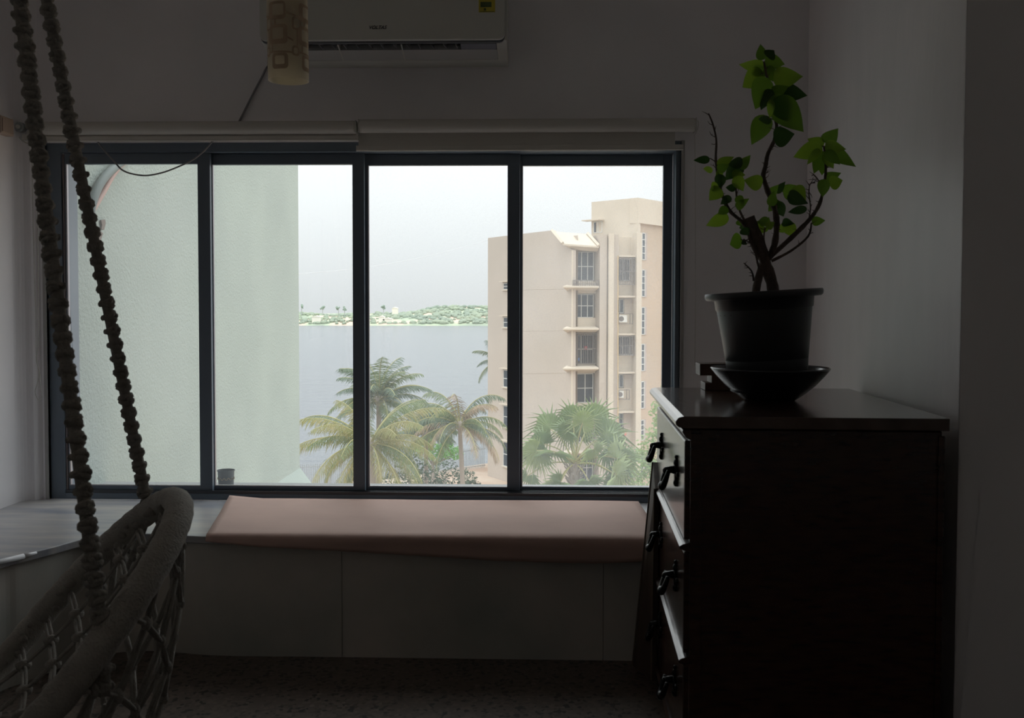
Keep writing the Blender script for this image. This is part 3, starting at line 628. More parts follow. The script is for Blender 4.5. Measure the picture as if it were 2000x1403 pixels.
# ------------------------------------------------------------------ hanging macrame swing chair
M_rope = mat('grey_cotton_rope', (.26, .24, .215), .95, bump=.5, bscale=180, col2=(.33, .31, .28), nscale=30)
M_pad = mat('knitted_cotton', (.33, .31, .28), .95, bump=.6, bscale=160, col2=(.39, .37, .335), nscale=20)
HC = Vector((-1.068, 2.112, .387)); e2 = Vector((-.368, .962, .072)).normalized(); e1 = Vector((.487, .2686, .614)); e1 = (e1-e2*e1.dot(e2)).normalized(); HR = .397
e3 = e1.cross(e2).normalized()
if e3.z > 0: e3 = -e3
hook = Vector((-1.235, 2.15, CEIL-.10))
sw = thing('swing_chair', 'hanging macrame swing chair of grey cotton cord at the left, with a padded hoop', 'swing chair', (hook.x, hook.y, .05))
def hp(t, r=HR): return HC+e1*(r*math.cos(t))+e2*(r*math.sin(t))
b = MB(); N_ = 150; P = [hp(2*PI*i/N_) for i in range(N_)]
b.tube(P, [.031*(1+.035*math.sin(i*2.1)) for i in range(N_)], 16, closed=True)
b.build('hoop', M_pad, sw, smooth=True, label='padded hoop covered in cotton')
# sleeve seams: loose crochet bulges along the inner edge of the hoop
b = MB()
for i in range(70):
    t_ = 2*PI*i/70; c_ = hp(t_, HR-.031)+e3*(.012*math.sin(i*1.7)); b.ball(c_, .0085*(1+.4*math.sin(i*2.3)), 7, 5, sc=(1.3, 1, 1))
b.build('crochet_edge', M_rope, sw, smooth=True, kind='stuff')
def sag(a, c): rr = (a*a+c*c)/HR**2; return HC+e1*a+e2*c+e3*(.07*max(0, 1-rr))
du, dv = .082, .115
kn = {}
for i in range(-5, 6):
    for j in range(-3, 4):
        a, c = i*du, j*dv+.03
        if a*a+c*c < (HR-.055)**2: kn[(i, j)] = (a, c)
b = MB(); kb = MB()
def cord(bb, A, B, r=.0032, bow=.0):
    m_ = (A+B)/2+e3*bow; bb.tube([A, A.lerp(m_, .5)+e3*bow*.3, m_, B.lerp(m_, .5)+e3*bow*.3, B], r, 6, caps=False)
def pair(A, B, sp=.0065, bow=.004):
    d = (B-A).normalized(); s_ = d.cross(e3).normalized()*sp
    for q in (-1, 1): b = MB(); b.tube([A+s_*q*.3, A.lerp(B, .25)+s_*q, A.lerp(B, .75)+s_*q, B+s_*q*.3], .0036, 6); b.build('cord', M_rope, sw, smooth=True)
for (i, j), (a, c) in kn.items():
    A = sag(a, c); kb = MB(); kb.ball(A, .017, 9, 7, sc=(1.1, 1.1, .8)); kb.tube([A+e1*.013+e3*.003, A+e2*.013-e3*.004, A-e1*.013+e3*.003, A-e2*.013-e3*.004], .006, 6, closed=True); kb.build('knot', M_rope, sw, smooth=True)
    for di, dj in ((1, 0), (0, 1)):
        if (i+di, j+dj) in kn: pair(A, sag(*kn[(i+di, j+dj)]))
    for di, dj in ((1, 0), (-1, 0), (0, 1), (0, -1)):
        if (i+di, j+dj) not in kn:
            dirv = Vector((di, dj)); lo_, hi_ = 0, .4
            # run out to the hoop
            for _ in range(30):
                md = (lo_+hi_)/2; x_, y_ = a+di*md, c+dj*md
                if x_*x_+y_*y_ < (HR-.02)**2: lo_ = md
                else: hi_ = md
            pair(A, sag(a+di*lo_, c+dj*lo_))
# side netting from the hoop down to the seat ring
SC2 = Vector((-1.16, 2.06, .06)); SR = .27
b = MB(); P = [SC2+Vector((SR*math.cos(2*PI*i/60), SR*math.sin(2*PI*i/60), 0)) for i in range(60)]; b.tube(P, .018, 12, closed=True); b.build('seat_ring', M_pad, sw, smooth=True)
b = MB(); kb = MB(); nc = 17; nr = 6
def sidep(ci, rj):
    t_ = math.radians(-125+190*ci/(nc-1)); A = hp(t_, HR+.012)
    d = A-SC2; an = math.atan2(d.y, d.x); B = SC2+Vector((SR*math.cos(an), SR*math.sin(an), 0)); f = rj/nr
    q = A.lerp(B, f); out = Vector((math.cos(an), math.sin(an), 0)); return q+out*(.035*math.sin(PI*f))
for rj in range(nr+1):
    for ci in range(nc):
        if (ci+rj) % 2 == 0:
            A = sidep(ci, rj)
            MB().ball(A, .0105, 8, 6, sc=(1, 1, 1.5)).build('knot', M_rope, sw, smooth=True)
            for dc in (-1, 1):
                if 0 <= ci+dc < nc and rj < nr:
                    B = sidep(ci+dc, rj+1); m_ = (A+B)/2; o_ = Vector((.004, 0, 0))
                    [MB().tube([A+o_*.5*g, m_+o_*g, B+o_*.5*g], .0042, 6).build('cord', M_rope, sw, smooth=True) for g in (-1, 1)]
    # end ropes
for ci in (0, nc-1):
    MB().tube([sidep(ci, k) for k in range(nr+1)], .009, 7).build('edge_rope', M_rope, sw, smooth=True)
# seat net
b = MB()
for k in range(-3, 4):
    h_ = math.sqrt(SR*SR-(k*.075)**2)
    b.tube([SC2+Vector((k*.075, -h_, 0)), SC2+Vector((k*.075, 0, -.02)), SC2+Vector((k*.075, h_, 0))], .007, 6); b.tube([SC2+Vector((-h_, k*.075, 0)), SC2+Vector((0, k*.075, -.02)), SC2+Vector((h_, k*.075, 0))], .007, 6)
b.build('seat_net', M_rope, sw, smooth=True)
def sinnet(P, w0, w1, pitch):
    b = MB(); L_ = [0]
    for i in range(1, len(P)): L_.append(L_[-1]+(P[i]-P[i-1]).length)
    tot = L_[-1]; n = int(tot/pitch)
    def at(s_):
        for i in range(1, len(P)):
            if L_[i] >= s_: f = (s_-L_[i-1])/(L_[i]-L_[i-1]); return P[i-1].lerp(P[i], f), (P[i]-P[i-1]).normalized()
        return P[-1], (P[-1]-P[-2]).normalized()
    b.tube([at(tot*k/60)[0] for k in range(61)], [(w0+(w1-w0)*k/60)*.33 for k in range(61)], 8)
    for k in range(n):
        c_, t_ = at((k+.5)*tot/n); w = (w0+(w1-w0)*k/n)*(1+.06*rnd.uniform(-1, 1)); fr_ = Vector((1, 0, 0)); u = (fr_-t_*fr_.dot(t_)).normalized(); v_ = t_.cross(u)
        th = rnd.uniform(0, .5)+.25*k
        for sg in (-1, 1):
            tt = (t_+u*(.42*sg*math.cos(th))+v_*(.42*sg*math.sin(th))).normalized(); uu = (u-tt*u.dot(tt)).normalized(); vv = tt.cross(uu)
            cc = c_+t_*(sg*.12*pitch); ring_ = [cc+uu*(w*.30*math.cos(2*PI*j/10))+vv*(w*.30*math.sin(2*PI*j/10)) for j in range(10)]
            b.tube(ring_, w*.20, 6, closed=True)
        a_ = th
        for sg in (-1, 1):
            q = c_+(u*math.cos(a_)+v_*math.sin(a_))*(sg*w*.40); b.ball(q, w*.15, 6, 5, sc=(1, 1, 1.2))
    return b
A1 = hp(math.radians(-62), HR); A2 = hp(math.radians(42), HR)
for A_, lab in ((A1, 'nearer, thicker-looking knotted rope'), (A2, 'farther knotted rope')):
    P = [A_+(hook-A_)*(k/20)+Vector((0, 0, -.02*math.sin(PI*k/20))) for k in range(21)]
    P = [A_+Vector((0, 0, -.10)), A_+Vector((.0, 0, -.05))]+P[0:] if A_ is A1 else P
    sinnet(P, .040, .037, .0335).build('rope', M_rope, sw, smooth=True, label=lab)
b = MB(); b.tube([hook+Vector((.02*math.sin(2*PI*i/16), 0, .02*math.cos(2*PI*i/16))) for i in range(16)], .006, 8, closed=True); b.tube([hook+Vector((0, 0, .02)), Vector((hook.x, hook.y, CEIL))], .007, 8)
b.tube([Vector((hook.x, hook.y, CEIL-.006)), Vector((hook.x, hook.y, CEIL))], .035, 16); b.build('ceiling_hook', M_iron, sw, smooth=False)

# ================================================================== OUTSIDE
GZ = -13.0
# own building's projecting wing: green rough plaster
M_green = mat('pale_green_plaster', (.365, .42, .385), .9, col2=(.315, .365, .34), nscale=1.3, bump=.55, bscale=80, contrast=(.35, .7))
XG = -1.88; YG1 = atX(585, 700, XG).y
wing = thing('building_wing', 'projecting wing of rough pale green plaster outside the left panels', 'wall', (XG, (3.93+YG1)/2, GZ))
MB().box(XG-6, XG, DW+TH, YG1, GZ, 9).build('wing_wall', M_green, wing, bevel=.012)
zc0 = atX(585, 911, XG).z
b = MB(); y0_, y1_ = DW+TH+.25, YG1
b.prism([(XG-.01, y0_, zc0), (XG+.85, y0_, zc0-1.15), (XG+.85, y0_, zc0-1.28), (XG-.01, y0_, zc0-.16)], (0, y1_-y0_, 0))
b.build('sloping_sunshade', mat('pale_green_render', (.30, .35, .32), .85, bump=.5, bscale=30), wing, bevel=.005)
# peeled patch
def onwall(x, y): q = atX(x, y, XG); return Vector((XG+.004, q.y, q.z))
b = MB()
for pl_ in ([(193, 430), (201, 429), (202, 437), (199, 449), (194, 448), (195, 440)], [(193, 453), (197, 456), (193, 468), (196, 474), (192, 478), (189, 484), (186, 492), (183, 494), (184, 480), (188, 466)], [(187, 497), (192, 498), (191, 506), (188, 502), (184, 500)]):
    b.prism([onwall(x, y) for x, y in pl_], (.006, 0, 0))
b.build('peeled_patch', mat('bare_render', (.20, .165, .145), .9), wing)
# pipes curving over the wing wall
for pts, r, m_, lab in (([(178, 430), (178, 408), (184, 385), (194, 362), (208, 342), (224, 327), (238, 316), (250, 305)], .0115, mat('grey_pipe', (.17, .20, .195), .6), 'thick grey-green insulated pipe curving in front of the green wall'),
                        ([(176, 420), (190, 396), (204, 372), (217, 348), (230, 330), (243, 318), (258, 306)], .007, mat('pinkish_pipe', (.48, .33, .29), .6), 'thinner pinkish pipe curving beside the grey pipe at the green wall')):
    P = bez([Vector((XG+r+.012, atX(x, y, XG+r+.012).y, atX(x, y, XG+r+.012).z)) for x, y in pts], 6)
    tag(MB().tube(P, r*1.6, 10).build('pipe', m_, smooth=True), lab, 'pipe')
# outside sill and tin
MB().box(WX0-.05, WX1+.05, DW+TH, DW+TH+.28, .33, .375).build('outer_sill', mat('grey_sill', (.30, .31, .31), .8), None); tag(bpy.data.objects['outer_sill'], 'grey concrete sill running outside below the window', 'sill', kind='structure')
ty = 4.07; q0, q1 = atY(425, 918, ty), atY(458, 948, ty); tr_ = (q1.x-q0.x)/2
t = thing('plastic_tub', 'small dark grey tub with a wavy stripe standing outside on the sill', 'tub', ((q0.x+q1.x)/2, ty, .376))
b = MB(); hh = q0.z-.376; b.lathe([(.001, 0), (tr_*.86, 0), (tr_*.97, hh), (tr_*1.03, hh), (tr_*1.03, hh-.004), (tr_*.9, hh-.004), (tr_*.8, .004), (.001, .004)], ((q0.x+q1.x)/2, ty, .376), 24)
b.build('tub_body', mat('dark_grey_tub', (.06, .07, .075), .5), t, smooth=False)
b = MB(); P = []
for i in range(49): a = 2*PI*i/48; zz = .376+hh*.55+.004*(1 if i % 4 < 2 else -1); P.append((((q0.x+q1.x)/2)+tr_*.955*math.cos(a), ty+tr_*.955*math.sin(a), zz))
b.tube(P, .0012, 4); b.build('wavy_stripe', mat('tan_stripe', (.30, .22, .12), .6), t)

# ground, shore, sea
gp = [(-60, -60), (-60, 70), (-30, 74), (-17, 78.5), (-11, 83), (-5.5, 89), (5, 97), (30, 104), (80, 110), (80, -60)]
b = MB(); b.prism([(x, y, GZ-2.6) for x, y in gp], (0, 0, 2.6))
struct('ground', b, mat('reddish_earth', (.42, .30, .22), .95, col2=(.50, .42, .34), nscale=.3, bump=.4, bscale=2), label='reddish earth strip behind the fence at the water')
ms = bpy.data.materials.new('grey_sea'); ms.use_nodes = True; N = ms.node_tree.nodes; L = ms.node_tree.links; p = N['Principled BSDF']
p.inputs['Base Color'].default_value = (.15, .165, .185, 1); p.inputs['Roughness'].default_value = .18
t = N.new('ShaderNodeTexCoord'); mm = N.new('ShaderNodeMapping'); mm.inputs['Scale'].default_value = (.22, 1, 1); a = N.new('ShaderNodeTexNoise'); a.inputs['Scale'].default_value = .35; a.inputs['Detail'].default_value = 6; a.inputs['Roughness'].default_value = .65
bb = N.new('ShaderNodeBump'); bb.inputs['Strength'].default_value = .9; bb.inputs['Distance'].default_value = 2.6
L.new(t.outputs['Object'], mm.inputs[0]); L.new(mm.outputs[0], a.inputs['Vector']); L.new(a.outputs['Fac'], bb.inputs['Height']); L.new(bb.outputs[0], p.inputs['Normal'])
b = MB(); b.add([(-900, 40, -15), (900, 40, -15), (900, 1500, -15), (-900, 1500, -15)], [(0, 1, 2, 3)])
struct('sea', b, ms, label='rippled grey sea behind the palms')
# far headland
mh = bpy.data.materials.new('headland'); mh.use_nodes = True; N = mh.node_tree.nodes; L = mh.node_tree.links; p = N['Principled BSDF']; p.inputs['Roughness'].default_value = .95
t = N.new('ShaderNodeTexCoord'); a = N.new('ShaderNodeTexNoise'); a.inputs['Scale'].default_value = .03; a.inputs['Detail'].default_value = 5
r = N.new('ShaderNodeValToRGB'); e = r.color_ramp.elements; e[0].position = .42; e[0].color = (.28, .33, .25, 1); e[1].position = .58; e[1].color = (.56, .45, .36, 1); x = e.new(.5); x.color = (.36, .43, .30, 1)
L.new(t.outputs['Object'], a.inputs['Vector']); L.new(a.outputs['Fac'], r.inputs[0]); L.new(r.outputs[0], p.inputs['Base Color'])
b = MB(); nx, ny = 120, 26; vs = []
def hill(x, y):
    f = (y-846)/330; base = -15+ (1-math.exp(-max(0, f)*7))*(11.5+3.5*math.tanh((x+120)/25)); n_ = noise.noise(Vector((x*.012, y*.012, 3)))*4+noise.noise(Vector((x*.05, y*.05, 1)))*1.5
    return base+n_*min(1, max(0, f)*8)
for j in range(ny+1):
    for i in range(nx+1):
        x_ = -420+700*i/nx; y_ = 846+330*(j/ny)**1.4; s_ = 6*noise.noise(Vector((x_*.02, 0, 0)))
        vs.append((x_, y_+s_, hill(x_, y_) if j else -16))
b.add(vs, [(j*(nx+1)+i, j*(nx+1)+i+1, (j+1)*(nx+1)+i+1, (j+1)*(nx+1)+i) for j in range(ny) for i in range(nx)])
struct('headland', b, mh, smooth=True, label='low green and sandy headland across the water')
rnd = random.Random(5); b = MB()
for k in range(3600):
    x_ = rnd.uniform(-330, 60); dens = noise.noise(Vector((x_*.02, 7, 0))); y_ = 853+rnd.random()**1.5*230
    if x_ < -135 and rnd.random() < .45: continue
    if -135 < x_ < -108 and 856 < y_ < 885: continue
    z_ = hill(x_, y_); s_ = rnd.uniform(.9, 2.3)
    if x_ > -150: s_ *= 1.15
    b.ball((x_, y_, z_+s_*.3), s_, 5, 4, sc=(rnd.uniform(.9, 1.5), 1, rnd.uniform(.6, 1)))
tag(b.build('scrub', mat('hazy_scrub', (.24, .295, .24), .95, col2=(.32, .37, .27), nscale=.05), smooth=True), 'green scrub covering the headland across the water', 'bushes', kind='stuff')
for k, (px, py, hm, lb) in enumerate([(589, 602, 8, 'thin dark treetop standing on the headland next to the green wall'), (630, 604, 7, 'round treetop on the headland, left of the two pairs'), (661, 604, 7.5, 'taller treetop on the headland before the middle mullion'), (673, 606, 6.5, 'small treetop on the headland close to the middle mullion'), (749, 604, 9, 'thin lone tree on the headland ridge right of the middle mullion')]):
    q = atY(px, py, 930); t = thing('distant_tree', lb, 'tree', (q.x, 930, q.z-5), group='trees on the headland')
    b = MB(); b.tube([(q.x, 930, q.z-7), (q.x, 930, q.z+2)], .4, 5); b.build('trunk', mat('far_bark', (.4, .42, .4), .9), t)
    b = MB()
    for _ in range(6): b.ball((q.x+rnd.uniform(-1.8, 1.8), 930+rnd.uniform(-1, 1), q.z+rnd.uniform(0, 3)), rnd.uniform(.6, 1.3), 6, 4)
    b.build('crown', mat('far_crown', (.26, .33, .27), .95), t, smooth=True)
for px, py, w in ((771, 605, 5), (617, 622, 7), (745, 622, 5), (757, 626, 8)):
    q = atY(px, py, 900 if py < 610 else 858); hz = hill(q.x, q.y) if py > 610 else q.z-1
    b = MB(); b.box(q.x-w/2, q.x+w/2, q.y, q.y+5, q.z-4, q.z+1.2); b.prism([(q.x-w/2-.4, q.y-.4, q.z+1.2), (q.x+w/2+.4, q.y-.4, q.z+1.2), (q.x, q.y-.4, q.z+2.4)], (0, 6, 0))
    tag(b.build('hut', mat('pale_hut', (.85, .80, .70), .8)), {771: 'white hut on the ridge of the headland', 617: 'pale sandstone hut at the left shore of the headland', 745: 'low pale hut at the foot of the headland right of the middle mullion', 757: 'wide pale hut on the sandy shore right of the low one'}[px], 'hut', group='huts on the headland')
# cable in the sky
P = bez([atY(x, y, 60) for x, y in [(420, 548), (585, 535), (720, 522), (850, 497), (956, 470)]], 6)
P = bez([atY(x, y, 60+24*(x-420)/536) for x, y in [(420, 548), (585, 535), (720, 522), (850, 497), (957, 468)]], 6)
tag(MB().tube(P, .013, 4).build('overhead_wire', mat('wire_grey', (.6, .62, .64), .6)), 'thin wire crossing the sky towards the beige building', 'wire')
# railing along the water
def fence(pts, label, h=1.9):
    t = thing('railing_fence', label, 'fence', (pts[0][0], pts[0][1], GZ)); M_f = mat('grey_railing', (.30, .32, .33), .6)
    for (x0, y0), (x1, y1) in zip(pts, pts[1:]):
        A = Vector((x0, y0, GZ)); B = Vector((x1, y1, GZ)); l = (B-A).length; n = int(l/.16); b = MB()
        for z in (.25, h-.2): b.tube([A+Vector((0, 0, z)), B+Vector((0, 0, z))], .03, 5)
        b.build('rail', M_f, t); b = MB()
        for k in range(n): q = A.lerp(B, k/n); b.box(q.x-.02, q.x+.02, q.y-.02, q.y+.02, GZ+.05, GZ+h)
        b.build('pickets', M_f, t, kind='stuff'); MB().box(x0-.06, x0+.06, y0-.06, y0+.06, GZ, GZ+h+.15).build('post', M_f, t)
fp = [(-30, 72.5), (-23, 74.5), (-16.6, 77), (-10.8, 81.5), (-5.0, 86.9)]
fence(fp, 'grey railing fence along the water behind the palms')

# ------------------------------------------------------------------ palms
M_pal = [mat('palm_green', (.075, .115, .045), .5, col2=(.13, .17, .06), nscale=2, trans=.25, tcol=(.17, .23, .06)), mat('palm_yellow', (.17, .185, .05), .5, col2=(.25, .20, .07), nscale=2, trans=.25, tcol=(.28, .30, .08)), mat('palm_blue', (.06, .095, .06), .55, col2=(.09, .135, .08), nscale=2, trans=.2, tcol=(.13, .19, .09)), mat('palm_dry', (.34, .25, .16), .8, col2=(.26, .20, .14), nscale=2)]
M_rach = mat('palm_rib', (.32, .30, .12), .6); M_trunk = mat('palm_trunk', (.30, .26, .22), .9, bump=.5, bscale=6)
def frond_mesh(Lf, elev, droop, lw, seed, hang=.6, mi=0):
    r_ = random.Random(seed); P = []; a = math.radians(elev); q = Vector((0, 0, 0)); n = 26
    for i in range(n+1):
        P.append(q.copy()); f = i/n; ang = a-math.radians(droop)*(f**1.5); q = q+Vector((math.cos(ang), 0, math.sin(ang)))*(Lf/n)
    b = MB(); b.tube(P, [.035*(1-.85*i/n)+.004 for i in range(n+1)], 5)
    b2 = MB(); m_ = 50
    for k in range(m_):
        f = .14+.86*k/(m_-1); i = min(int(f*n), n-1); c_ = P[i].lerp(P[i+1], f*n-i); t_ = (P[min(i+1, n)]-P[i]).normalized()
        ll = lw*(math.sin(PI*(.12+.80*f))**.7)*r_.uniform(.7, 1.15)
        for s_ in (-1, 1):
            d = (Vector((0, s_, 0))*1.0+t_*.75+Vector((0, 0, -hang*r_.uniform(.5, 1.4)))).normalized(); e_ = c_+d*ll*.55; e2_ = e_+(d+Vector((0, 0, -.5*hang-.15))).normalized()*ll*.45
            w_ = t_*r_.uniform(.013, .02)
            b2.add([c_-w_, c_+w_, e_+w_*1.1, e_-w_*1.1, e2_], [(0, 1, 2, 3), (3, 2, 4)])
    return b, b2
FM = {}
def get_frond(key, Lf, elev, droop, lw, hang, mi):
    if key in FM: return FM[key]
    b, b2 = frond_mesh(Lf, elev, droop, lw, hash(str(key)) % 1000 if False else len(FM)+1, hang)
    me = bpy.data.meshes.new('frond'); nv_ = len(b.v); me.from_pydata([tuple(v) for v in b.v]+b2.v, [], b.f+[tuple(i+nv_ for i in f) for f in b2.f])
    me.materials.append(M_rach); me.materials.append(M_pal[mi])
    for i, pgn in enumerate(me.polygons): pgn.material_index = 0 if i < len(b.f) else 1
    FM[key] = me; return me
def palm(px, py, Y, Lf, n, name, label, el=(75, -25), droop=(55, 80), hang=.6, mis=(0, 1), lean=(0, 0), lw=.75, seed=1, azs=None):
    c = atY(px, py, Y); r_ = random.Random(seed); t = thing(name, label, 'palm', (c.x+lean[0], Y+lean[1], GZ), group=None)
    P = bez([Vector((c.x+lean[0], Y+lean[1], GZ)), Vector((c.x+lean[0]*.7, Y+lean[1]*.7, GZ+(c.z-GZ)*.4)), c+Vector((0, 0, -.1))], 8)
    b = MB(); b.tube(P, [.19-.07*i/(len(P)-1) for i in range(len(P))], 10); b.ball(c, .26, 8, 6, sc=(1, 1, 1.2)); b.build('trunk', M_trunk, t, smooth=True)
    for k in range(n):
        f = k/(n-1); e_ = el[0]+(el[1]-el[0])*f; key = (name, label[:12], round(f*5), mis[k % len(mis)]); az = k*2.39996+r_.uniform(-.2, .2)
        me = get_frond(key, Lf, el[0]+(el[1]-el[0])*round(f*5)/5, droop[0]+(droop[1]-droop[0])*f, lw, hang, mis[k % len(mis)])
        o = bpy.data.objects.new('frond', me); C.objects.link(o); o.parent = t; o.location = Vector(c)-Vector(t.location)
        o.rotation_euler = (0, math.radians(e_*-0+r_.uniform(-6, 6)), az); s_ = r_.uniform(.85, 1.1); o.scale = (s_, s_, s_)
    return t
palm(722, 868, 45, 3.7, 36, 'coconut_palm', 'nearest coconut palm, large yellow-green fronds spreading across the second and third panels', el=(62, -38), droop=(60, 75), hang=.9, mis=(0, 1, 1), lean=(.6, 0), lw=.85, seed=3)
palm(740, 782, 49, 2.8, 34, 'coconut_palm', 'taller bluish-green coconut palm rising just above the nearest one', el=(80, -25), droop=(70, 70), hang=.6, mis=(2, 2, 0), seed=8)
palm(832, 850, 60, 2.3, 22, 'coconut_palm', 'small coconut palm with upright fronds between the large palm and the drooping one', el=(80, -10), droop=(50, 60), hang=.5, mis=(2, 0), seed=4)
palm(898, 832, 57, 3.4, 30, 'coconut_palm', 'wilting coconut palm with long hanging fronds left of the beige building', el=(75, -20), droop=(110, 65), hang=1.0, mis=(2, 0, 3), seed=5, lean=(.3, 0))
palm(975, 705, 92, 2.8, 16, 'coconut_palm', 'coconut palm mostly hidden behind the beige building, frond tips showing over the water', el=(60, -30), droop=(60, 70), hang=.8, mis=(0, 2), seed=6)

# fan palm
M_fan = mat('fan_palm_green', (.13, .20, .075), .5, col2=(.20, .27, .11), nscale=1.5, trans=.3, tcol=(.24, .33, .10))
FYD = 38; fc_ = atY(1122, 905, FYD)
fp_ = thing('fan_palm', 'broad fan palm with stiff round leaves in front of the beige building', 'palm', (fc_.x, FYD, GZ))
b = MB(); b.tube([(fc_.x, FYD, GZ), (fc_.x-.1, FYD, (GZ+fc_.z)/2), (fc_.x, FYD, fc_.z)], [.28, .24, .22], 10)
for k in range(40):
    a = k*2.4; z = fc_.z-.05-.035*k; b.tube([(fc_.x+.2*math.cos(a), FYD+.2*math.sin(a), z), (fc_.x+.42*math.cos(a), FYD+.42*math.sin(a), z+.22)], [.05, .02], 5)
b.build('trunk', M_trunk, fp_)
M_fan2 = mat('fan_palm_pale', (.24, .31, .12), .5, col2=(.30, .36, .15), nscale=1.5, trans=.35, tcol=(.36, .44, .15))
r_ = random.Random(2)
# each leaf: hub pixel, direction of the blade (0 right, 90 up), radius in pixels, tilt away from the viewer, tone, depth offset
fan = [(1075, 838, 130, 78, 25, 0, .5), (1120, 818, 98, 68, 20, 0, .8), (1160, 818, 65, 76, 20, 0, .6), (1188, 850, 35, 80, 30, 0, .3), (1138, 826, 60, 52, 12, 1, -.8), (1108, 842, 200, 46, 30, 0, -.4), (1062, 868, 160, 64, 30, 0, 0), (1048, 880, 215, 62, 25, 1, -.3), (1046, 888, 258, 58, 35, 1, .2), (1082, 885, 264, 56, 68, 0, -.5), (1186, 872, 5, 72, 35, 0, -.2), (1160, 878, -50, 42, 40, 1, -.5), (1206, 896, 18, 78, 45, 1, -.4), (1212, 904, -28, 82, 35, 0, -.1), (1204, 928, -15, 72, 50, 1, -.6), (1206, 932, -62, 48, 30, 0, -.2), (1095, 942, 215, 48, 35, 0, -.5), (1086, 950, 250, 48, 40, 1, -.3), (1132, 850, 85, 62, 35, 0, 1.2), (1150, 940, -70, 50, 45, 0, -.4), (1030, 930, 240, 45, 40, 0, .6)]
for hx, hy, ang, rp, tl_, tone, dy in fan:
    hub = atY(hx, hy, FYD+dy*1.4); R_f = rp*FYD/FPX; an = math.radians(ang)
    d = (Vector((1, 0, 0))*math.cos(an)+Vector((0, 0, 1))*math.sin(an)).normalized()
    n_ = Vector((0, -1, 0)); l_ = n_.cross(d).normalized(); q_ = Matrix.Rotation(math.radians(tl_), 3, l_); d = (q_ @ d).normalized(); n_ = (q_ @ n_).normalized()
    b = MB(); st_ = fc_+Vector((0, dy*.15, 0)); md = (st_+hub)/2+Vector((0, 0, .12*(hub-st_).length)); b.tube(bez([st_, md, hub], 4), [.035-.002*i for i in range(9)], 6); nf = len(b.f)
    ns = 26; span = 290
    for k in range(ns):
        a0 = math.radians(-span/2+span*k/ns); a1 = math.radians(-span/2+span*(k+1)/ns); am = (a0+a1)/2; rl = R_f*(1-.30*abs(am)/2.5)*r_.uniform(.88, 1.06)
        def pt(a, r, z=0): return hub+d*(r*math.cos(a))+l_*(r*math.sin(a))+n_*(z-.05*r*r)+Vector((0, 0, -.10*r*r))
        rj = rl*.5; cz = .05
        b.add([hub, pt(a0, rj, -cz), pt(am, rj, cz), pt(a1, rj, -cz)], [(0, 1, 2), (0, 2, 3)])
        tipa = am+r_.uniform(-.04, .04); dz = Vector((0, 0, -.18*R_f*r_.uniform(.2, 1.5)))
        b.add([pt(am-.6*(am-a0), rj, -cz*.6), pt(am, rj, cz), pt(am+.6*(a1-am), rj, -cz*.6), pt(tipa, rl, 0)+dz], [(0, 1, 3), (1, 2, 3)])
    me = bpy.data.meshes.new('fan_leaf'); off_ = Vector(fp_.location); me.from_pydata([tuple(Vector(v)-off_) for v in b.v], [], b.f); me.materials.append(M_rach); me.materials.append(M_fan2 if tone else M_fan)
    for i, pgn in enumerate(me.polygons): pgn.material_index = 0 if i < nf else 1
    o = bpy.data.objects.new('fan_leaf', me); C.objects.link(o); o.parent = fp_

# leafy trees and shrubs
def crown(c, blobs, n, ls, seed):
    r_ = random.Random(seed); b = MB(); tot = sum(q[3]**2 for q in blobs)
    for (x, y, z, rr) in blobs:
        for _ in range(int(n*rr*rr/tot)):
            d = Vector((r_.gauss(0, 1), r_.gauss(0, 1), r_.gauss(0, 1))).normalized()*(rr*r_.uniform(.6, 1.05)); p_ = Vector(c)+Vector((x, y, z))+d
            u = Vector((r_.gauss(0, 1), r_.gauss(0, 1), r_.gauss(0, .6))).normalized(); v_ = u.cross(Vector((r_.gauss(0, 1), r_.gauss(0, 1), r_.gauss(0, 1)))).normalized(); s_ = ls*r_.uniform(.6, 1.2)
            b.add([p_-u*s_, p_+v_*s_*.45, p_+u*s_, p_-v_*s_*.45], [(0, 1, 2, 3)])
    return b
def tree(name, label, px, py, Y, blobs, n, ls, m, seed, cat='tree', trunk=True):
    c = atY(px, py, Y); t = thing(name, label, cat, (c.x, Y, GZ)); crown(c, blobs, n, ls, seed).build('foliage', m, t, kind='stuff')
    b = MB(); b.tube([(c.x+.1, Y, GZ), (c.x, Y, c.z-.2)], [.16, .08], 7)
    for (x, y, z, rr) in blobs[:4]: b.tube([(c.x, Y, c.z-.9), (c.x+x, Y+y, c.z+z)], [.06, .02], 5)
    b.build('trunk', M_trunk, t, smooth=True); return t
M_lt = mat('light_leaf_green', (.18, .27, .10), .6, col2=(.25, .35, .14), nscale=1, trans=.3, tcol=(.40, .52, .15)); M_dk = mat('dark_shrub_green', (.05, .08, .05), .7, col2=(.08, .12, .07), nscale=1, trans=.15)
M_br = mat('bright_leaf_green', (.18, .40, .12), .6, col2=(.24, .46, .15), nscale=1, trans=.3, tcol=(.25, .5, .1))
tree('leafy_tree', 'light green feathery tree at the right edge behind the fan palm', 1288, 870, 46, [(0, 0, -.2, 1.1), (-.8, 0, -.9, .8), (.9, .5, .5, 1.3), (.2, 0, 1.5, .7), (-.3, -.3, -1.8, 1.1), (.8, 0, -2.4, 1.4), (.5, 0, 2.6, .5), (1.6, 0, 2.0, 1.1), (2.6, 0, .4, 1.6)], 5200, .13, M_lt, 3)
tree('small_tree', 'small bright green tree between the coconut palms', 845, 882, 63, [(0, 0, 0, .6), (.8, 0, .1, .6), (-.7, 0, .25, .4), (1.5, 0, -.1, .45), (-.2, 0, .5, .35)], 1300, .11, M_br, 4)
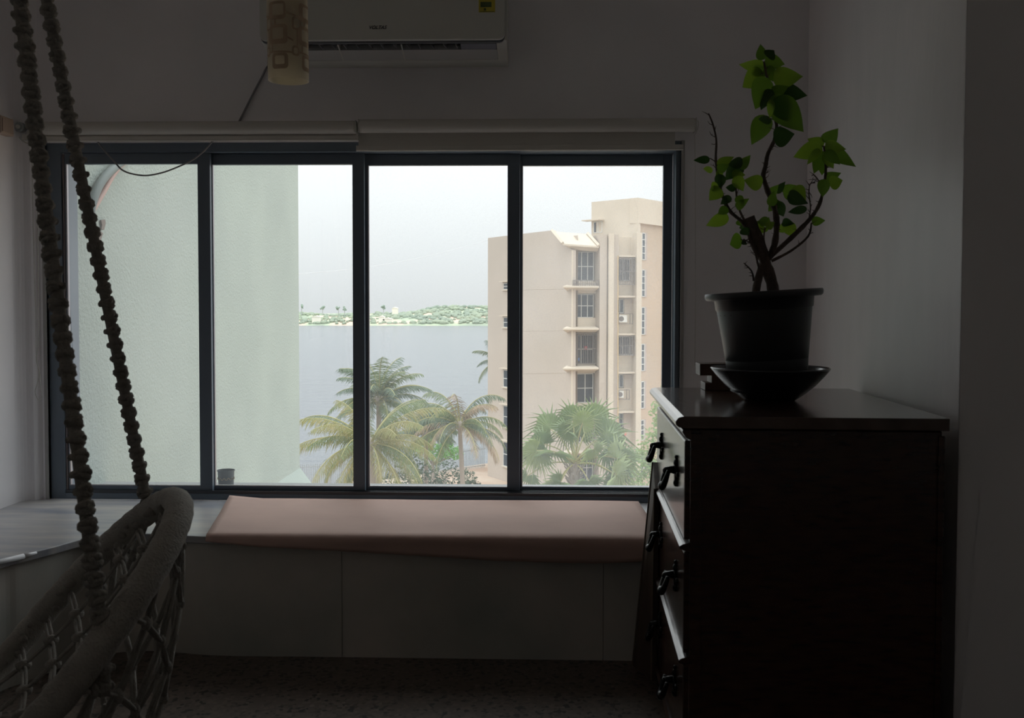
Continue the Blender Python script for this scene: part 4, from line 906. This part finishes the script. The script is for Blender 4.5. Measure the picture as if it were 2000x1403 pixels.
for px, py, Y, s_, lb in ((870, 925, 66, 1.15, 'dark rounded shrub under the small bright tree'), (832, 935, 70, .9, 'low dark shrub under the large coconut palm'), (912, 935, 76, .75, 'small round shrub beside the beige building near the fence'), (800, 922, 58, 1.3, 'dense dark shrub mass under the nearest palm')):
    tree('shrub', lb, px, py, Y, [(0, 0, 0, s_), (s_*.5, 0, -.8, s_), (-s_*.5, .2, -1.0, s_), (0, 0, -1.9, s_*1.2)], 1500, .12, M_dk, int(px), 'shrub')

# ------------------------------------------------------------------ beige apartment building
M_bei = mat('beige_render', (.50, .43, .37), .9, col2=(.46, .40, .34), nscale=.25, bump=.2, bscale=3)
M_cream = mat('cream_render', (.60, .525, .43), .9, col2=(.56, .49, .40), nscale=.5)
M_tan = mat('tan_render', (.50, .38, .28), .9, col2=(.46, .36, .27), nscale=.3)
M_wdk = mat('dark_window_glass', (.05, .06, .075), .2); M_wfr = mat('window_frame_white', (.65, .65, .62), .5); M_gr = mat('dark_grille', (.16, .14, .13), .7)
bld = thing('apartment_building', 'beige apartment building with stacked balconies and a taller tower behind the right panels', 'building', (3, 74, GZ))
class Fr:
    def __init__(s, pxa, Ya, pxb, Yb, py=600):
        s.A = atY(pxa, py, Ya); s.B = atY(pxb, py, Yb); s.A.z = s.B.z = 0; s.e = (s.B-s.A).normalized(); s.n = Vector((s.e.y, -s.e.x, 0))
        if s.n.y > 0: s.n = -s.n
    def hit(s, px, py, o=0):
        k = ray(px, py); P0 = s.A+s.n*o; t_ = (P0-CAMP).dot(s.n)/k.dot(s.n); return CAMP+k*t_
    def s_(s, px, o=0): q = s.hit(px, 600, o); return (q-s.A).dot(s.e)
    def z_(s, px, py, o=0): return s.hit(px, py, o).z
    def box(s, mb, s0, s1, n0, n1, z0, z1):
        def p(a, n, z): q = s.A+s.e*a+s.n*n; return Vector((q.x, q.y, z))
        return mb.hexa([p(s0, n0, z0), p(s1, n0, z0), p(s1, n1, z0), p(s0, n1, z0), p(s0, n0, z1), p(s1, n0, z1), p(s1, n1, z1), p(s0, n1, z1)])
G = Fr(953, 82.7, 1117, 72.0)           # plain gable face on the left
Fc = Fr(1117, 72.0, 1250, 73.2)         # balcony face
T = Fr(1240, 73.6, 1300, 77.2)          # stair face on the right
TL = Fr(1155, 76.4, 1238, 73.8)         # tower's left face
# gable
poly = [G.hit(x, y) for x, y in [(953, 465), (1078, 450), (1098, 474), (1117, 489)]]; g0 = G.A.copy(); g1 = G.hit(1117, 700); g0.z = GZ; g1.z = GZ
b = MB(); b.prism([g0]+poly+[g1], -G.n*.35); b.build('gable_wall', M_bei, bld)
b = MB()
for y in (564, 645, 728, 808): 
    q0, q1 = G.hit(1010, y+2), G.hit(1108, y); b.tube([q0+G.n*.0, q1+G.n*.0], .022, 4)
b.build('floor_line', mat('dirty_line', (.45, .39, .33), .9), bld)
def window(F, px0, px1, py0, py1, rec, bars=1, cross=0, name='window', fm=M_wfr):
    s0, s1 = F.s_(px0), F.s_(px1); pm = (px0+px1)/2; z1, z0 = F.z_(pm, py0), F.z_(pm, py1)
    b = MB(); fw = .05; F.box(b, s0, s1, rec-.04, rec+.02, z0, z0+fw); F.box(b, s0, s1, rec-.04, rec+.02, z1-fw, z1); F.box(b, s0, s0+fw, rec-.04, rec+.02, z0, z1); F.box(b, s1-fw, s1, rec-.04, rec+.02, z0, z1)
    for k in range(bars): c_ = s0+(s1-s0)*(k+1)/(bars+1); F.box(b, c_-fw/2, c_+fw/2, rec-.04, rec+.02, z0, z1)
    for k in range(cross): c_ = z0+(z1-z0)*(k+1)/(cross+1); F.box(b, s0, s1, rec-.04, rec+.025, c_-fw/2, c_+fw/2)
    w = b.build(name, fm, bld); b = MB(); F.box(b, s0+.01, s1-.01, rec-.05, rec-.02, z0+.01, z1-.01); b.build('window_pane', M_wdk, w); return w
for y0, y1 in ((723, 757), (793, 836), (864, 912), (553, 566), (620, 640)):
    window(G, 984, 996, y0, y1, .03, 0, 1)
    b = MB(); s0, s1 = G.s_(983), G.s_(997); zt_ = G.z_(990, y0-2); G.box(b, s0-.1, s1+.1, 0, .35, zt_, zt_+.08); G.box(b, s0-.1, s1+.1, 0, .12, G.z_(990, y1+2), G.z_(990, y1+2)+.1); b.build('window_ledge', M_cream, bld)
# balcony face: solid piers and recesses
def pier(F, px0, px1, n0, n1, py0, m, name, pyb=None):
    b = MB(); F.box(b, F.s_(px0), F.s_(px1), n0, n1, GZ if pyb is None else F.z_(px0, pyb), F.z_((px0+px1)/2, py0)); return b.build(name, m, bld)
pier(Fc, 1117, 1253, -1.9, -1.5, 462, M_bei, 'back_wall')
pier(Fc, 1170, 1184, -1.6, .15, 458, M_bei, 'pier'); pier(Fc, 1186, 1196, -1.6, .35, 457, M_cream, 'pier'); pier(Fc, 1196, 1208, -1.6, -.05, 458, M_bei, 'pier'); pier(Fc, 1241, 1251, -1.6, .25, 455, M_cream, 'pier')
b = MB(); P = [atY(1192, y, 71.4) for y in (470, 955)]; b.tube(P, .05, 6); b.build('drain_pipe', M_cream, bld)
b = MB(); P = [Fc.hit(1207, y, .1) for y in (500, 1000)]; b.tube(P, .035, 6); b.build('drain_pipe', mat('ochre_pipe', (.62, .45, .22), .7), bld)
# bays 1117-1169: windows and sloping sunshades
wins1 = [(490, 549), (574, 621), (655, 713), (732, 790), (812, 868), (893, 945)]
sh1 = [None, (556, 571), (636, 653), (712, 730), (795, 812), (875, 893)]
prev = 489
for k, (y0, y1) in enumerate(wins1):
    window(Fc, 1119, 1168, y0, y1, -1.15, 3 if k != 3 else 2, 1)
    b = MB(); nxt = wins1[k+1][0] if k+1 < len(wins1) else 1000
    Fc.box(b, Fc.s_(1117), Fc.s_(1170), -1.5, -.9, Fc.z_(1140, nxt-1), Fc.z_(1140, y1)); b.build('spandrel', M_cream, bld)
    if sh1[k]:
        a0, a1 = sh1[k]; b = MB(); s0, s1 = Fc.s_(1117), Fc.s_(1170)
        def p(a, n, z): q = Fc.A+Fc.e*a+Fc.n*n; return Vector((q.x, q.y, z))
        zt_, zl = Fc.z_(1140, a0, -.9), Fc.z_(1140, a1)
        b.hexa([p(s0-.75, .35, zl+.33), p(s1-.1, .35, zl+.33), p(s1-.1, -1.0, zl), p(s0, -1.0, zl), p(s0-.75, .35, zl+.43), p(s1-.1, .35, zl+.43), p(s1-.1, -1.0, zt_), p(s0, -1.0, zt_)])
        b.build('sunshade', M_cream, bld)
b = MB()
Fc.box(b, Fc.s_(1117)-.02, Fc.s_(1119), -1.5, 0, GZ, Fc.z_(1117, 489)); b.build('bay_side', M_cream, bld)
# roof slope over the bay
H_ = Fc.hit
b = MB(); b.prism([H_(1079, 452, -1.3), H_(1149, 458, -1.3), H_(1170, 481, .1), H_(1099, 476, .1)], (0, 0, -.12)); b.build('roof_slope', M_cream, bld)
b = MB(); b.prism([H_(1099, 476, .1), H_(1170, 481, .1), H_(1170, 492, -.5), H_(1117, 488, -.5)], Fc.n*-.15); b.build('eave', M_cream, bld)
b = MB(); b.tube([H_(1078, 450, -1.3), H_(1099, 475, .15)], .13, 4); b.build('parapet_edge', M_cream, bld)
b = MB(); b.tube([H_(1148, 456, -1.3), H_(1170, 480, .15)], .13, 4); b.build('parapet_edge', M_cream, bld)
b = MB(); b.prism([H_(1104, 455, -1.35), H_(1150, 457, -1.35), H_(1150, 463, -1.0), H_(1104, 461, -1.0)], (0, 0, -.1)); b.build('roof_kerb', M_bei, bld)
# planting trough and grilles
for (x0, x1, y0, y1, n1) in ((1118, 1168, 548, 562, .15), (1118, 1168, 652, 711, -.4), (1209, 1239, 505, 556, .0), (1209, 1239, 657, 694, .0)):
    b = MB(); s0, s1 = Fc.s_(x0), Fc.s_(x1); z1, z0 = Fc.z_((x0+x1)/2, y0), Fc.z_((x0+x1)/2, y1); n = 14 if x1-x0 > 40 else 9
    for k in range(n+1): c_ = s0+(s1-s0)*k/n; Fc.box(b, c_-.02, c_+.02, n1-.04, n1, z0, z1)
    for z in (z0, (z0+z1)/2, z1): Fc.box(b, s0, s1, n1-.05, n1+.01, z-.025, z+.025)
    b.build('grille', M_gr, bld)
# bays 1209-1240
w2 = [(505, 548, 1238), (584, 612, 1226), (658, 694, 1238), (733, 759, 1226), (810, 838, 1226), (885, 930, 1238)]
for k, (y0, y1, xr) in enumerate(w2):
    window(Fc, 1209, xr, y0, y1, -.9, 1, 0)
    b = MB(); nxt = w2[k+1][0] if k+1 < len(w2) else 1000; Fc.box(b, Fc.s_(1208), Fc.s_(1241), -1.5, -.75, Fc.z_(1225, nxt-1), Fc.z_(1225, y1+1)); b.build('spandrel', M_cream, bld)
    if xr < 1230: b = MB(); Fc.box(b, Fc.s_(1226), Fc.s_(1241), -1.5, -.78, Fc.z_(1225, y1+1), Fc.z_(1225, y0)); b.build('spandrel', M_bei, bld)
    b = MB(); zz = Fc.z_(1225, y0-3); Fc.box(b, Fc.s_(1208), Fc.s_(1241), -1.0, .0, zz, zz+.12); b.build('sunshade', M_cream, bld)
b = MB(); Fc.box(b, Fc.s_(1208), Fc.s_(1241), -1.5, -.8, Fc.z_(1225, 504), Fc.z_(1225, 462)); b.build('spandrel', M_cream, bld)
def outdoor_unit(x0, x1, y0, y1, label):
    s0, s1 = Fc.s_(x0), Fc.s_(x1); z1, z0 = Fc.z_(x0, y0), Fc.z_(x0, y1); q = Fc.A+Fc.e*s0; t = thing('outdoor_ac_unit', label, 'air conditioner', (q.x, q.y, z0), group='air conditioner units on the beige building')
    b = MB(); Fc.box(b, s0, s1, -.75, -.35, z0, z1); b.build('casing', mat('unit_white', (.78, .78, .74), .5), t)
    b = MB(); m_ = (s0*2+s1)/3; c_ = Fc.A+Fc.e*m_+Fc.n*(-.34); c_.z = (z0+z1)/2; b.tube([c_, c_+Fc.n*.02], (z1-z0)*.36, 16); b.build('fan_grille', M_gr, t)
    b = MB()
    for a in (s0-.05, s1+.35): 
        for n_ in (-.75, -.1): Fc.box(b, a-.02, a+.02, n_-.02, n_+.02, z0-.15, z1+.1)
    for z in (z0-.13, z1+.08): Fc.box(b, s0-.05, s1+.35, -.12, -.08, z, z+.04)
    b.build('cage', M_gr, t)
outdoor_unit(1211, 1228, 616, 630, 'white air conditioner unit in a cage below the second window of the narrow bay')
outdoor_unit(1212, 1222, 765, 778, 'white air conditioner unit in the narrow bay lower down, above the fan palm')
# laundry
for x, y, w, h, c_, nm, lb in ((1145, 680, 3.2, 3.5, (.55, .08, .10), 'red_cloth', 'red cloth hanging behind the barred balcony'), (1130, 702, 2.4, 3, (.10, .22, .5), 'blue_tub', 'blue tub on the floor of the barred balcony'), (1223, 848, 2, 3, (.65, .20, .15), 'red_towel', 'small red towel on the line under the lowest narrow window')):
    n_ = -.6 if x < 1200 else -.2
    b = MB(); s0 = Fc.s_(x-w, n_); s1 = Fc.s_(x+w, n_); z1, z0 = Fc.z_(x, y-h, n_), Fc.z_(x, y+h, n_); Fc.box(b, s0, s1, n_-.06, n_, z0, z1); tag(b.build(nm, mat(nm, c_, .8), bevel=.03), lb, 'tub' if 'tub' in nm else 'laundry')
# stair face and tower
b = MB(); s1 = T.s_(1300)+7; zt_ = T.z_(1240, 386.5)
T.box(b, T.s_(1250), s1, -.5, 0, GZ, T.z_(1250, 437)); b.build('stair_wall', M_tan, bld)
b = MB(); T.box(b, T.s_(1240), s1, -.5, .25, T.z_(1250, 437), zt_); b.build('tower_wall', M_cream, bld)
b = MB(); q0, q1 = TL.hit(1155, 470), TL.hit(1239, 470); zt2 = zt_
tl = T.A+T.e*T.s_(1240)+T.n*.25; A_ = TL.hit(1155, 470); 
b.prism([Vector((A_.x, A_.y, 3)), Vector((tl.x, tl.y, 3)), Vector((tl.x, tl.y, zt_)), Vector((A_.x, A_.y, zt_))], (.2, .4, 0)); b.build('tower_wall', M_cream, bld)
b = MB(); e1_ = T.A+T.e*s1; b.prism([Vector((A_.x+.3, A_.y+.1, zt_-.35)), Vector((tl.x, tl.y+.3, zt_-.35)), Vector((e1_.x, e1_.y+.1, zt_-.35)), Vector((e1_.x-1.5, e1_.y+6, zt_-.35)), Vector((A_.x+3, A_.y+6, zt_-.35))], (0, 0, .2)); b.build('tower_roof', M_bei, bld)
window(TL, 1159, 1176, 433, 455, .03, 1, 0)
b = MB(); TL.box(b, TL.s_(1146), TL.s_(1180), 0, .7, TL.z_(1165, 432), TL.z_(1165, 430)); b.build('sunshade', M_cream, bld)
for y0, y1 in ((455, 508), (527, 580), (600, 654), (672, 725), (745, 798), (820, 860), (880, 930)):
    window(T, 1251.5, 1258, y0, y1, .06, 0, 3)
    b = MB(); T.box(b, T.s_(1258), T.s_(1262), 0, .05, T.z_(1258, y1), T.z_(1258, y0)); b.build('reveal', mat('stair_reveal', (.42, .35, .32), .9), bld)
# body behind the faces so that the block is solid
b = MB(); gq0 = G.A-G.n*.36; gq1 = G.hit(1117, 600)-G.n*.4; fe = Fc.A+Fc.e*Fc.s_(1253)+Fc.n*-1.9; te = T.A+T.e*s1-T.n*.5; t0 = T.A+T.e*T.s_(1250)-T.n*.5
zz = G.z_(1000, 462)-.4
b.prism([Vector((gq0.x+.1, gq0.y, GZ)), Vector((gq1.x+.1, gq1.y+.3, GZ)), Vector((Fc.A.x+.2, Fc.A.y+2.2, GZ)), Vector((fe.x, fe.y+.1, GZ)), Vector((t0.x, t0.y+.2, GZ)), Vector((te.x, te.y, GZ)), Vector((te.x, 95, GZ)), Vector((gq0.x+.1, 95, GZ))], (0, 0, zz-GZ)); b.build('main_block', M_bei, bld)
